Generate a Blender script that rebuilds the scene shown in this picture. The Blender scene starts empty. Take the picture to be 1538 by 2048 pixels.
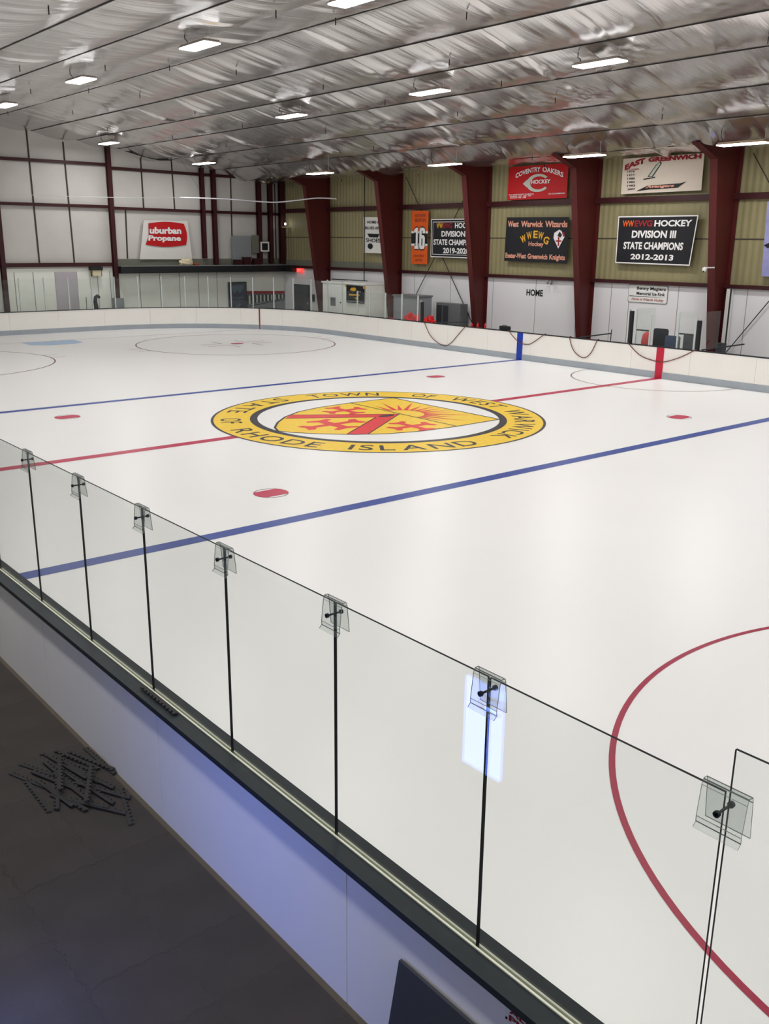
import bpy, math, random
import numpy as np
from mathutils import Vector, Matrix
PI = math.pi
rnd = random.Random(7)
C = bpy.context.scene.collection
sc = bpy.context.scene

# ------------------------------------------------------------------ camera
cd = bpy.data.cameras.new('camera'); cam = bpy.data.objects.new('camera', cd); C.objects.link(cam)
cd.sensor_fit = 'VERTICAL'; cd.sensor_height = 36.0
cd.lens = 1868.33 / 2048 * 36.0
cd.clip_start = 0.05; cd.clip_end = 300
yaw, pitch, roll = 0.694, -0.2812, 0.0100
def cam_axes():
    cy, sy, cp, sp = math.cos(yaw), math.sin(yaw), math.cos(pitch), math.sin(pitch)
    f = Vector((sy*cp, cy*cp, sp)); r = Vector((cy, -sy, 0)); u = r.cross(f)
    c, s = math.cos(roll), math.sin(roll)
    return c*r+s*u, -s*r+c*u, f
_r, _u, _f = cam_axes()
m = Matrix((( _r.x, _u.x, -_f.x, -15.984), (_r.y, _u.y, -_f.y, -19.502), (_r.z, _u.z, -_f.z, 4.588), (0, 0, 0, 1)))
cam.matrix_world = m
sc.camera = cam

# ------------------------------------------------------------------ light and exposure
LAMP_W = 152.0          # watts of each high-bay lamp
LAMP_GLOW = 14.0        # how bright its diffuser looks
w = bpy.data.worlds.new('world'); sc.world = w; w.use_nodes = True
w.node_tree.nodes['Background'].inputs[0].default_value = (0.9, 0.95, 1.0, 1)
w.node_tree.nodes['Background'].inputs[1].default_value = 0.15
sc.view_settings.view_transform = 'Standard'; sc.view_settings.look = 'None'
sc.view_settings.exposure = 0.0; sc.view_settings.gamma = 1.0; sc.view_settings.use_curve_mapping = False

# ------------------------------------------------------------------ materials
def lin(c):
    c = c/255.0
    return c/12.92 if c <= 0.04045 else ((c+0.055)/1.055)**2.4
def rgb(r, g, b): return (lin(r), lin(g), lin(b), 1.0)
def mat(name, col, rough=0.6, metal=0.0, var=0.06, scale=6.0, bump=0.0, bscale=40.0, spec=0.4, stretch=None, emit=None, estr=0.0, coat=0.0):
    m = bpy.data.materials.new(name); m.use_nodes = True
    nt = m.node_tree; b = nt.nodes['Principled BSDF']
    b.inputs['Roughness'].default_value = rough; b.inputs['Metallic'].default_value = metal
    b.inputs['Specular IOR Level'].default_value = spec
    if coat: b.inputs['Coat Weight'].default_value = coat
    tc = nt.nodes.new('ShaderNodeTexCoord'); src = tc.outputs['Object']
    if stretch:
        mp = nt.nodes.new('ShaderNodeMapping'); mp.inputs['Scale'].default_value = stretch
        nt.links.new(src, mp.inputs['Vector']); src = mp.outputs['Vector']
    n = nt.nodes.new('ShaderNodeTexNoise'); n.inputs['Scale'].default_value = scale; n.inputs['Detail'].default_value = 4
    nt.links.new(src, n.inputs['Vector'])
    mx = nt.nodes.new('ShaderNodeMix'); mx.data_type = 'RGBA'
    a = tuple(max(0, x*(1-var)) for x in col[:3])+(1,); c2 = tuple(min(1, x*(1+var)) for x in col[:3])+(1,)
    mx.inputs['A'].default_value = a; mx.inputs['B'].default_value = c2
    nt.links.new(n.outputs['Fac'], mx.inputs['Factor']); nt.links.new(mx.outputs['Result'], b.inputs['Base Color'])
    if bump:
        n2 = nt.nodes.new('ShaderNodeTexNoise'); n2.inputs['Scale'].default_value = bscale; n2.inputs['Detail'].default_value = 3
        nt.links.new(src, n2.inputs['Vector'])
        bp = nt.nodes.new('ShaderNodeBump'); bp.inputs['Strength'].default_value = bump; bp.inputs['Distance'].default_value = 0.02
        nt.links.new(n2.outputs['Fac'], bp.inputs['Height']); nt.links.new(bp.outputs['Normal'], b.inputs['Normal'])
    if emit:
        b.inputs['Emission Color'].default_value = emit; b.inputs['Emission Strength'].default_value = estr
    return m
def glass_mat(name, tint, refl=1.0, haze=0.0, hazecol=(0.8, 0.85, 0.82, 1)):
    m = bpy.data.materials.new(name); m.use_nodes = True; nt = m.node_tree
    nt.nodes.remove(nt.nodes['Principled BSDF']); out = nt.nodes['Material Output']
    tr = nt.nodes.new('ShaderNodeBsdfTransparent'); tr.inputs[0].default_value = tint
    gl = nt.nodes.new('ShaderNodeBsdfGlossy'); gl.inputs['Roughness'].default_value = 0.0
    fr = nt.nodes.new('ShaderNodeFresnel'); fr.inputs[0].default_value = 1.45
    ma = nt.nodes.new('ShaderNodeMath'); ma.operation = 'MULTIPLY'; ma.inputs[1].default_value = refl
    ge = nt.nodes.new('ShaderNodeNewGeometry'); mr = nt.nodes.new('ShaderNodeMapRange'); mr.inputs['To Min'].default_value = 1.45; mr.inputs['To Max'].default_value = 1/1.45
    nt.links.new(ge.outputs['Backfacing'], mr.inputs['Value']); nt.links.new(mr.outputs[0], fr.inputs[0])
    nt.links.new(fr.outputs[0], ma.inputs[0])
    mx = nt.nodes.new('ShaderNodeMixShader'); nt.links.new(ma.outputs[0], mx.inputs[0])
    base = tr.outputs[0]
    if haze:
        df = nt.nodes.new('ShaderNodeBsdfDiffuse'); df.inputs[0].default_value = hazecol
        tc = nt.nodes.new('ShaderNodeTexCoord'); n = nt.nodes.new('ShaderNodeTexNoise'); n.inputs['Scale'].default_value = 2.0
        nt.links.new(tc.outputs['Object'], n.inputs['Vector'])
        m2 = nt.nodes.new('ShaderNodeMath'); m2.operation = 'MULTIPLY'; m2.inputs[1].default_value = haze*2
        nt.links.new(n.outputs['Fac'], m2.inputs[0])
        mh = nt.nodes.new('ShaderNodeMixShader'); nt.links.new(m2.outputs[0], mh.inputs[0])
        nt.links.new(tr.outputs[0], mh.inputs[1]); nt.links.new(df.outputs[0], mh.inputs[2]); base = mh.outputs[0]
    nt.links.new(base, mx.inputs[1]); nt.links.new(gl.outputs[0], mx.inputs[2])
    nt.links.new(mx.outputs[0], out.inputs['Surface'])
    return m
M = {}
M['ice'] = mat('ice', (0.93, 0.925, 0.92, 1), 0.32, var=0.015, scale=0.6, spec=0.25, bump=0.05, bscale=3)
M['red_line'] = mat('red_ice_paint', rgb(192, 30, 78), 0.35, var=0.08, scale=2)
M['dot_red'] = mat('red_spot_paint', rgb(200, 45, 84), 0.35, var=0.08, scale=5)
M['circle_red'] = mat('circle_paint', rgb(164, 20, 62), 0.35, var=0.08, scale=5)
M['thin_red'] = mat('thin_red_paint', rgb(120, 70, 68), 0.35, var=0.1, scale=5)
M['blue_line'] = mat('blue_ice_paint', rgb(46, 74, 158), 0.35, var=0.10, scale=2)
M['crease'] = mat('crease_blue_paint', rgb(170, 200, 232), 0.35, var=0.04)
M['seal_yellow'] = mat('seal_yellow_paint', rgb(250, 206, 62), 0.4, var=0.13, scale=7)
M['seal_red'] = mat('seal_red_paint', rgb(226, 60, 66), 0.4, var=0.10, scale=7)
M['seal_black'] = mat('seal_black_paint', rgb(50, 50, 56), 0.4, var=0.1)
M['seal_white'] = mat('seal_white_paint', (0.9, 0.9, 0.9, 1), 0.35, var=0.02)
M['board'] = mat('white_board_plastic', rgb(253, 249, 243), 0.4, var=0.03, scale=1.5, spec=0.4)
M['board_out'] = mat('white_board_outer', rgb(243, 240, 238), 0.5, var=0.04, scale=1.0, spec=0.3)
M['kick'] = mat('grey_kick_plate', rgb(168, 176, 184), 0.45, var=0.12, scale=2)
M['cap'] = mat('dark_cap_rail', rgb(37, 43, 47), 0.5, var=0.2, scale=12, spec=0.25)
M['slot'] = mat('pale_glazing_strip', rgb(225, 226, 205), 0.4, var=0.05)
M['stripe_red'] = mat('red_board_stripe', rgb(206, 34, 66), 0.4, var=0.08, scale=3)
M['stripe_blue'] = mat('blue_board_stripe', rgb(24, 62, 178), 0.4, var=0.10, scale=3)
M['stripe_goal'] = mat('rust_red_stripe', rgb(150, 66, 44), 0.4, var=0.10, scale=3)
M['glass'] = glass_mat('clear_rink_glass', (0.972, 0.984, 0.974, 1), 0.9, haze=0.004)
M['glass_far'] = glass_mat('hazy_rink_glass', (0.982, 0.995, 0.986, 1), 0.5, haze=0.02, hazecol=(0.62, 0.72, 0.68, 1))
M['glass_edge'] = mat('dark_glass_edge', rgb(26, 32, 32), 0.6, var=0.1, spec=0.1)
M['poly'] = glass_mat('clear_polycarbonate', (0.93, 0.945, 0.938, 1), 1.0, haze=0.03)
M['poly_edge'] = mat('grey_polycarbonate_edge', rgb(120, 126, 122), 0.25, var=0.1)
M['bolt'] = mat('black_bolt', rgb(30, 36, 44), 0.4, metal=0.4)
M['alu'] = mat('pale_aluminium_post', rgb(205, 214, 210), 0.4, metal=0.2, var=0.04)
M['mats'] = mat('charcoal_foam', rgb(63, 58, 55), 0.85, var=0.25, scale=2.2, bump=0.25, bscale=160, spec=0.25)
M['strip'] = mat('charcoal_foam_strip', rgb(54, 53, 53), 0.8, var=0.15, scale=8, bump=0.2, bscale=120, spec=0.25)
M['concrete'] = mat('dusty_concrete', rgb(88, 80, 68), 0.85, var=0.2, scale=4, bump=0.2, bscale=30)
M['steel'] = mat('dark_red_steel', rgb(80, 25, 24), 0.5, var=0.15, scale=3, spec=0.35)
M['steel_dark'] = mat('dark_red_girt', rgb(60, 20, 24), 0.5, var=0.15, scale=3, spec=0.35)
M['rod'] = mat('dark_steel_rod', rgb(44, 40, 40), 0.5, metal=0.3)
M['white_wall'] = mat('white_wall_panel', rgb(236, 235, 238), 0.5, var=0.03, scale=0.8)
M['quilt'] = mat('white_insulation_blanket', rgb(206, 203, 198), 0.45, var=0.07, scale=1.2, bump=0.35, bscale=3.0, spec=0.5)
M['lower_end'] = mat('pale_lower_wall', rgb(244, 246, 238), 0.5, var=0.05, scale=1.0)
M['lilac'] = mat('pale_lilac_panel', rgb(190, 182, 190), 0.5, var=0.05, scale=1.0)
M['seam'] = mat('dark_wall_seam', rgb(66, 60, 56), 0.7)
M['seam_pale'] = mat('grey_wall_seam', rgb(150, 148, 150), 0.7)
M['flash'] = mat('grey_green_flashing', rgb(116, 118, 106), 0.6, var=0.1)
M['black'] = mat('black_paint', rgb(26, 28, 32), 0.5, var=0.1)
M['charcoal'] = mat('charcoal_plastic', rgb(60, 62, 68), 0.5, var=0.1)
M['slate'] = mat('slate_blue_plastic', rgb(84, 96, 116), 0.5, var=0.1)
M['grey'] = mat('grey_metal', rgb(120, 122, 124), 0.45, metal=0.2, var=0.08)
M['midgrey'] = mat('mid_grey_paint', rgb(140, 144, 148), 0.5, var=0.08)
M['white'] = mat('white_paint', rgb(238, 238, 236), 0.5, var=0.02)
M['housing'] = mat('lamp_housing_metal', rgb(176, 168, 160), 0.4, metal=0.5)
M['amber'] = mat('amber_lamp_housing', rgb(170, 120, 60), 0.5)
M['diffuser'] = mat('lamp_diffuser', rgb(250, 250, 250), 0.4, emit=(0.97, 0.985, 1, 1), estr=LAMP_GLOW)
M['rope'] = mat('brown_rope', rgb(112, 66, 52), 0.8, var=0.2, scale=40)
M['cable_white'] = mat('pale_cable_sleeve', rgb(226, 226, 230), 0.4, metal=0.1)
M['red'] = mat('bright_red_plastic', rgb(216, 32, 40), 0.45, var=0.08)
M['orange'] = mat('orange_cloth', rgb(226, 92, 22), 0.7, var=0.05)
M['ban_red'] = mat('crimson_banner', rgb(190, 8, 18), 0.6, var=0.05)
M['ban_black'] = mat('black_banner', rgb(24, 24, 30), 0.7, var=0.08)
M['ban_white'] = mat('off_white_banner', rgb(222, 210, 196), 0.7, var=0.04)
M['ban_cloth'] = mat('white_cloth_banner', rgb(226, 224, 220), 0.7, var=0.03)
M['ban_lilac'] = mat('lilac_banner', rgb(150, 150, 200), 0.7, var=0.35, scale=2.5)
M['t_white'] = mat('white_lettering', rgb(240, 238, 238), 0.6, var=0.02)
M['t_black'] = mat('black_lettering', rgb(22, 22, 26), 0.6, var=0.02)
M['t_orange'] = mat('orange_lettering', rgb(226, 96, 34), 0.6, var=0.04)
M['t_gold'] = mat('gold_lettering', rgb(226, 170, 52), 0.6, var=0.04)
M['t_crimson'] = mat('crimson_lettering', rgb(150, 26, 38), 0.6, var=0.04)
M['t_salmon'] = mat('salmon_lettering', rgb(226, 160, 136), 0.6, var=0.10, scale=3)
M['t_rust'] = mat('rust_lettering', rgb(166, 74, 44), 0.6, var=0.06)
M['t_ash'] = mat('ash_grey_lettering', rgb(196, 204, 192), 0.6, var=0.05)
M['poster'] = mat('dark_blue_poster', rgb(58, 60, 78), 0.5, var=0.55, scale=3.0)
M['exit'] = mat('exit_sign_red', rgb(255, 70, 60), 0.5, emit=(1, 0.05, 0.04, 1), estr=1.6)
M['screen'] = mat('lit_machine_panel', rgb(200, 214, 255), 0.4, emit=(0.13, 0.24, 1.0, 1), estr=16.0)
M['cream'] = mat('cream_paper', rgb(222, 210, 176), 0.7, var=0.06)

# tan ribbed metal wall
def ribbed():
    m = mat('tan_ribbed_metal', rgb(150, 142, 106), 0.5, var=0.07, scale=1.5, spec=0.4); nt = m.node_tree; b = nt.nodes['Principled BSDF']
    tc = nt.nodes.new('ShaderNodeTexCoord'); wv = nt.nodes.new('ShaderNodeTexWave'); wv.bands_direction = 'Y'
    wv.inputs['Scale'].default_value = 1.15; wv.inputs['Distortion'].default_value = 0
    nt.links.new(tc.outputs['Object'], wv.inputs['Vector'])
    bp = nt.nodes.new('ShaderNodeBump'); bp.inputs['Strength'].default_value = 0.7; bp.inputs['Distance'].default_value = 0.03
    nt.links.new(wv.outputs['Fac'], bp.inputs['Height']); nt.links.new(bp.outputs['Normal'], b.inputs['Normal'])
    return m
M['tan'] = ribbed()
def foil():
    m = mat('silver_foil_blanket', rgb(220, 217, 215), 0.22, metal=0.92, var=0.05, scale=0.8); nt = m.node_tree; b = nt.nodes['Principled BSDF']
    tc = nt.nodes.new('ShaderNodeTexCoord'); mp = nt.nodes.new('ShaderNodeMapping'); mp.inputs['Scale'].default_value = (0.16, 6.0, 1.0)
    nt.links.new(tc.outputs['Object'], mp.inputs['Vector'])
    n = nt.nodes.new('ShaderNodeTexNoise'); n.inputs['Scale'].default_value = 1.6; n.inputs['Detail'].default_value = 5; n.inputs['Roughness'].default_value = 0.6
    nt.links.new(mp.outputs['Vector'], n.inputs['Vector'])
    bp = nt.nodes.new('ShaderNodeBump'); bp.inputs['Strength'].default_value = 0.35; bp.inputs['Distance'].default_value = 0.03
    nt.links.new(n.outputs['Fac'], bp.inputs['Height']); nt.links.new(bp.outputs['Normal'], b.inputs['Normal'])
    return m
M['foil'] = foil()

# ------------------------------------------------------------------ mesh helpers
class MB:
    def __init__(s): s.v = []; s.f = []; s.mi = []
    def add(s, vs, fs, mi=0):
        k = len(s.v); s.v += [tuple(p) for p in vs]; s.f += [tuple(i+k for i in f) for f in fs]; s.mi += [mi]*len(fs); return s
    def box(s, x0, x1, y0, y1, z0, z1, mi=0):
        x0, x1 = min(x0, x1), max(x0, x1); y0, y1 = min(y0, y1), max(y0, y1); z0, z1 = min(z0, z1), max(z0, z1)
        return s.add([(x0,y0,z0),(x1,y0,z0),(x1,y1,z0),(x0,y1,z0),(x0,y0,z1),(x1,y0,z1),(x1,y1,z1),(x0,y1,z1)],
                     [(0,3,2,1),(4,5,6,7),(0,1,5,4),(1,2,6,5),(2,3,7,6),(3,0,4,7)], mi)
    def bar(s, a, b, wx, wy, up=(0, 0, 1)):          # box along a-b
        a, b = Vector(a), Vector(b); d = (b-a).normalized(); u = Vector(up)
        if abs(d.dot(u)) > 0.99: u = Vector((0, 1, 0))
        r = d.cross(u).normalized(); u = r.cross(d)
        q = [(-1,-1),(1,-1),(1,1),(-1,1)]
        vs = [a+r*i*wx/2+u*j*wy/2 for i, j in q]+[b+r*i*wx/2+u*j*wy/2 for i, j in q]
        return s.add(vs, [(0,3,2,1),(4,5,6,7),(0,1,5,4),(1,2,6,5),(2,3,7,6),(3,0,4,7)])
    def tube(s, pts, r, n=8, cap=True):
        pts = [Vector(p) for p in pts]; rs = r if isinstance(r, (list, tuple)) else [r]*len(pts); vs = []; fs = []
        ref = None
        for i, p in enumerate(pts):
            d = (pts[min(i+1, len(pts)-1)]-pts[max(i-1, 0)]).normalized()
            if ref is None: ref = Vector((0, 0, 1)) if abs(d.z) < 0.9 else Vector((1, 0, 0))
            a = (ref-d*ref.dot(d)).normalized(); b = d.cross(a); ref = a
            vs += [p+(a*math.cos(2*PI*k/n)+b*math.sin(2*PI*k/n))*rs[i] for k in range(n)]
        for i in range(len(pts)-1):
            for k in range(n): fs.append((i*n+k, i*n+(k+1) % n, (i+1)*n+(k+1) % n, (i+1)*n+k))
        if cap: fs += [tuple(range(n-1, -1, -1)), tuple(range((len(pts)-1)*n, len(pts)*n))]
        return s.add(vs, fs)
    def lathe(s, c, prof, n=16):                      # prof: (r, z)
        vs = [(c[0]+r*math.cos(2*PI*k/n), c[1]+r*math.sin(2*PI*k/n), c[2]+z) for r, z in prof for k in range(n)]
        fs = [(i*n+k, i*n+(k+1) % n, (i+1)*n+(k+1) % n, (i+1)*n+k) for i in range(len(prof)-1) for k in range(n)]
        fs += [tuple(range(n-1, -1, -1)), tuple(range((len(prof)-1)*n, len(prof)*n))]
        return s.add(vs, fs)
    def prism(s, poly, fn, d0, d1, mi=0):             # poly (u,v); fn(u,v,d)->xyz
        n = len(poly)
        vs = [fn(u, v, d0) for u, v in poly]+[fn(u, v, d1) for u, v in poly]
        fs = [tuple(range(n-1, -1, -1)), tuple(range(n, 2*n))]+[(i, (i+1) % n, n+(i+1) % n, n+i) for i in range(n)]
        return s.add(vs, fs, mi)
    def build(s, name, mats, parent=None, smooth=False, loc=None):
        me = bpy.data.meshes.new(name)
        o = Vector(loc) if loc else Vector((0, 0, 0))
        me.from_pydata([tuple(Vector(p)-o) for p in s.v], [], s.f); me.update()
        for m in (mats if isinstance(mats, (list, tuple)) else [mats]): me.materials.append(m)
        if any(s.mi): me.polygons.foreach_set('material_index', s.mi)
        if smooth: me.polygons.foreach_set('use_smooth', [True]*len(me.polygons))
        ob = bpy.data.objects.new(name, me); C.objects.link(ob)
        ob.location = o
        if parent:
            ob.parent = parent
            base = Vector((0, 0, 0)); p = parent
            while p: base += p.location; p = p.parent
            ob.location = o-base
        return ob
def tag(o, label=None, cat=None, group=None, kind=None):
    if label: o['label'] = label
    if cat: o['category'] = cat
    if group: o['group'] = group
    if kind: o['kind'] = kind
    return o
def thing(name, loc, label, cat, group=None):
    o = bpy.data.objects.new(name, None); C.objects.link(o); o.location = loc; o.empty_display_size = 0.1
    return tag(o, label, cat, group)
def copy_tree(o, loc=None, label=None, group=None, parent=None):
    c = o.copy(); C.objects.link(c)
    if parent: c.parent = parent
    if loc is not None: c.location = loc
    if label: c['label'] = label
    if group: c['group'] = group
    for ch in list(o.children): copy_tree(ch, parent=c)
    return c
ORD = ['first','second','third','fourth','fifth','sixth','seventh','eighth','ninth','tenth','eleventh','twelfth','thirteenth','fourteenth','fifteenth','sixteenth','seventeenth','eighteenth','nineteenth','twentieth','twenty-first','twenty-second','twenty-third','twenty-fourth']

# lettering: flat text triangles in (u, v), fitted to a box
_cache = {}
def glyphs(s, bold=0.0, shear=0.0, spacing=1.0):
    k = (s, bold, shear, spacing)
    if k in _cache: return _cache[k]
    cu = bpy.data.curves.new('text', 'FONT'); cu.body = s; cu.offset = bold; cu.shear = shear; cu.space_character = spacing; cu.resolution_u = 3
    ob = bpy.data.objects.new('text', cu); C.objects.link(ob)
    dg = bpy.context.evaluated_depsgraph_get(); dg.update()
    me = bpy.data.meshes.new_from_object(ob.evaluated_get(dg))
    vs = [(p.co.x, p.co.y) for p in me.vertices]; fs = [tuple(p.vertices) for p in me.polygons]
    bpy.data.objects.remove(ob); bpy.data.curves.remove(cu); bpy.data.meshes.remove(me)
    _cache[k] = (vs, fs); return _cache[k]
def fit(mb, s, box, fn, d, bold=0.02, shear=0.0, warp=None, spacing=1.0):
    vs, fs = glyphs(s, bold, shear, spacing)
    us = [p[0] for p in vs]; ws = [p[1] for p in vs]; a, b = min(us), max(us); c, e = min(ws), max(ws)
    out = []
    for p in vs:
        u = box[0]+(p[0]-a)/(b-a)*(box[1]-box[0]); v = box[2]+(p[1]-c)/max(1e-6, e-c)*(box[3]-box[2])
        if warp: u, v = warp(u, v)
        out.append(fn(u, v, d))
    mb.add(out, fs)
def arc_text(mb, s, cx, cy, r, a0, a1, h, fn, d, bold=0.03, inward=False, aspect=1.0):
    # each letter placed on a circle (u,v plane), angles in degrees from +u, a0 -> a1
    n = len(s); wd = []
    for ch in s:
        if ch == ' ': wd.append(0.5); continue
        vs, _ = glyphs(ch, bold); wd.append(max(p[0] for p in vs)-min(p[0] for p in vs)+0.16)
    tot = sum(wd); pos = 0
    for ch, wch in zip(s, wd):
        if ch != ' ':
            vs, fs = glyphs(ch, bold); u0 = min(p[0] for p in vs); u1 = max(p[0] for p in vs)
            ac = math.radians(a0+(a1-a0)*(pos+wch/2)/tot); step = abs(math.radians(a1-a0))*r/tot
            out = []
            for p in vs:
                x = (p[0]-(u0+u1)/2)*step; y = (p[1]/0.72-0.5)*h
                if inward: ux, uy, tx, ty = -math.cos(ac), -math.sin(ac), -math.sin(ac), math.cos(ac)
                else: ux, uy, tx, ty = math.cos(ac), math.sin(ac), math.sin(ac), -math.cos(ac)
                out.append(fn(cx+r*math.cos(ac)+tx*x+ux*y, cy+r*math.sin(ac)+ty*x+uy*y, d))
            mb.add(out, fs)
        pos += wch
def flat(mb, poly, fn, d): mb.add([fn(u, v, d) for u, v in poly], [tuple(range(len(poly)))])
def stroke(mb, pts, wd, fn, d):
    for (a, b) in zip(pts[:-1], pts[1:]):
        dx, dy = b[0]-a[0], b[1]-a[1]; L = math.hypot(dx, dy) or 1; nx, ny = -dy/L*wd/2, dx/L*wd/2
        flat(mb, [(a[0]+nx, a[1]+ny), (a[0]-nx, a[1]-ny), (b[0]-nx, b[1]-ny), (b[0]+nx, b[1]+ny)], fn, d)
def disc(u, v, ru, rv=None, n=32): rv = rv or ru; return [(u+ru*math.cos(2*PI*k/n), v+rv*math.sin(2*PI*k/n)) for k in range(n)]
def ring(mb, cx, cy, r0, r1, fn, d, a0=0, a1=360, n=96, mi=0):
    full = abs(a1-a0) >= 360; k = n if full else n+1
    vs = []
    for i in range(k):
        a = math.radians(a0+(a1-a0)*i/n); vs += [fn(cx+r0*math.cos(a), cy+r0*math.sin(a), d), fn(cx+r1*math.cos(a), cy+r1*math.sin(a), d)]
    fs = [(2*i, 2*i+1, 2*((i+1) % k)+1, 2*((i+1) % k)) for i in range(n)]
    mb.add(vs, fs)

# ================================================================== SETTING
WX, EY = 16.8, 29.8          # inner faces of the banner wall and of the end wall
FZ = -0.012
tag(MB().box(-17.0, WX+0.2, -32, EY+0.2, -0.3, FZ).build('floor', M['concrete']), kind='structure')
wr = tag(MB().box(WX, WX+0.2, -32, EY+0.2, FZ, 9.2).build('wall_right', M['tan']), kind='structure')
lo = MB().box(WX-0.06, WX+0.01, -32, EY, FZ, 3.12).build('lower_wall_panel', M['white_wall'], wr); lo['label'] = 'white lower wall panel'
b = MB()
for y in (9.35, 12.0, 7.0, 4.3, 2.0, -0.9, 14.9, 17.6, -2.6, 5.2, -4.4): b.box(WX-0.066, WX-0.05, y-0.012, y+0.012, FZ, 3.1)
b.build('panel_seam', M['seam_pale'], wr)
b = MB(); b.box(WX-0.02, WX+0.01, -32, EY, 4.80, 4.84); b.build('horizontal_seam', M['seam'], wr)
b = MB(); b.box(WX-0.055, WX+0.01, 18.9, EY, 3.2, 3.52); b.build('grey_flashing', M['flash'], wr)
wb = tag(MB().box(-17.0, WX+0.2, EY, EY+0.2, FZ, 10.6).build('wall_back', M['quilt']), kind='structure')
b = MB()
for x0, z0, x1, z1 in ((1.86, 9.8, 1.93, 3.4), (3.66, 9.3, 3.76, 3.4), (7.83, 9.2, 7.85, 6.1), (9.63, 9.1, 9.7, 6.1), (6.79, 6.1, 6.73, 3.6), (13.32, 8.4, 13.26, 3.5), (-1.9, 9.8, -1.8, 3.4), (-3.7, 9.5, -3.6, 3.4), (-5.5, 9.2, -5.4, 3.4), (16.3, 8.2, 16.3, 3.5)):
    b.bar((x0, EY-0.01, z0), (x1, EY-0.01, z1), 0.07, 0.05)
b.build('blanket_seam', M['seam'], wb)
b = MB(); b.box(-17, WX, EY-0.14, EY, FZ, 3.12); o = b.build('lower_wall_panel', M['lower_end'], wb); o['label'] = 'pale green-grey lower wall panel'
b = MB(); b.box(2.62, 3.78, EY-0.16, EY-0.13, FZ, 2.95); o = b.build('lilac_panel', M['lilac'], wb); o['label'] = 'pale lilac wall panel'
b = MB()
for x in (0.55, 1.5, 2.62, 3.78, 4.9, 5.6, 7.3, 8.5, 9.7, 10.9, 12.1): b.box(x-0.015, x+0.015, EY-0.155, EY-0.13, FZ, 2.95)
b.build('panel_seam', M['seam_pale'], wb)
b = MB(); b.box(6.0, WX, EY-0.10, EY, 3.2, 3.58); b.build('grey_flashing', M['flash'], wb)
tag(MB().box(-17.0, -16.8, -32, EY+0.2, FZ, 9.2).build('wall_left', M['midgrey']), kind='structure')
tag(MB().box(-17.0, WX+0.2, -32.2, -32, FZ, 10.6).build('wall_front', M['quilt']), kind='structure')

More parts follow.
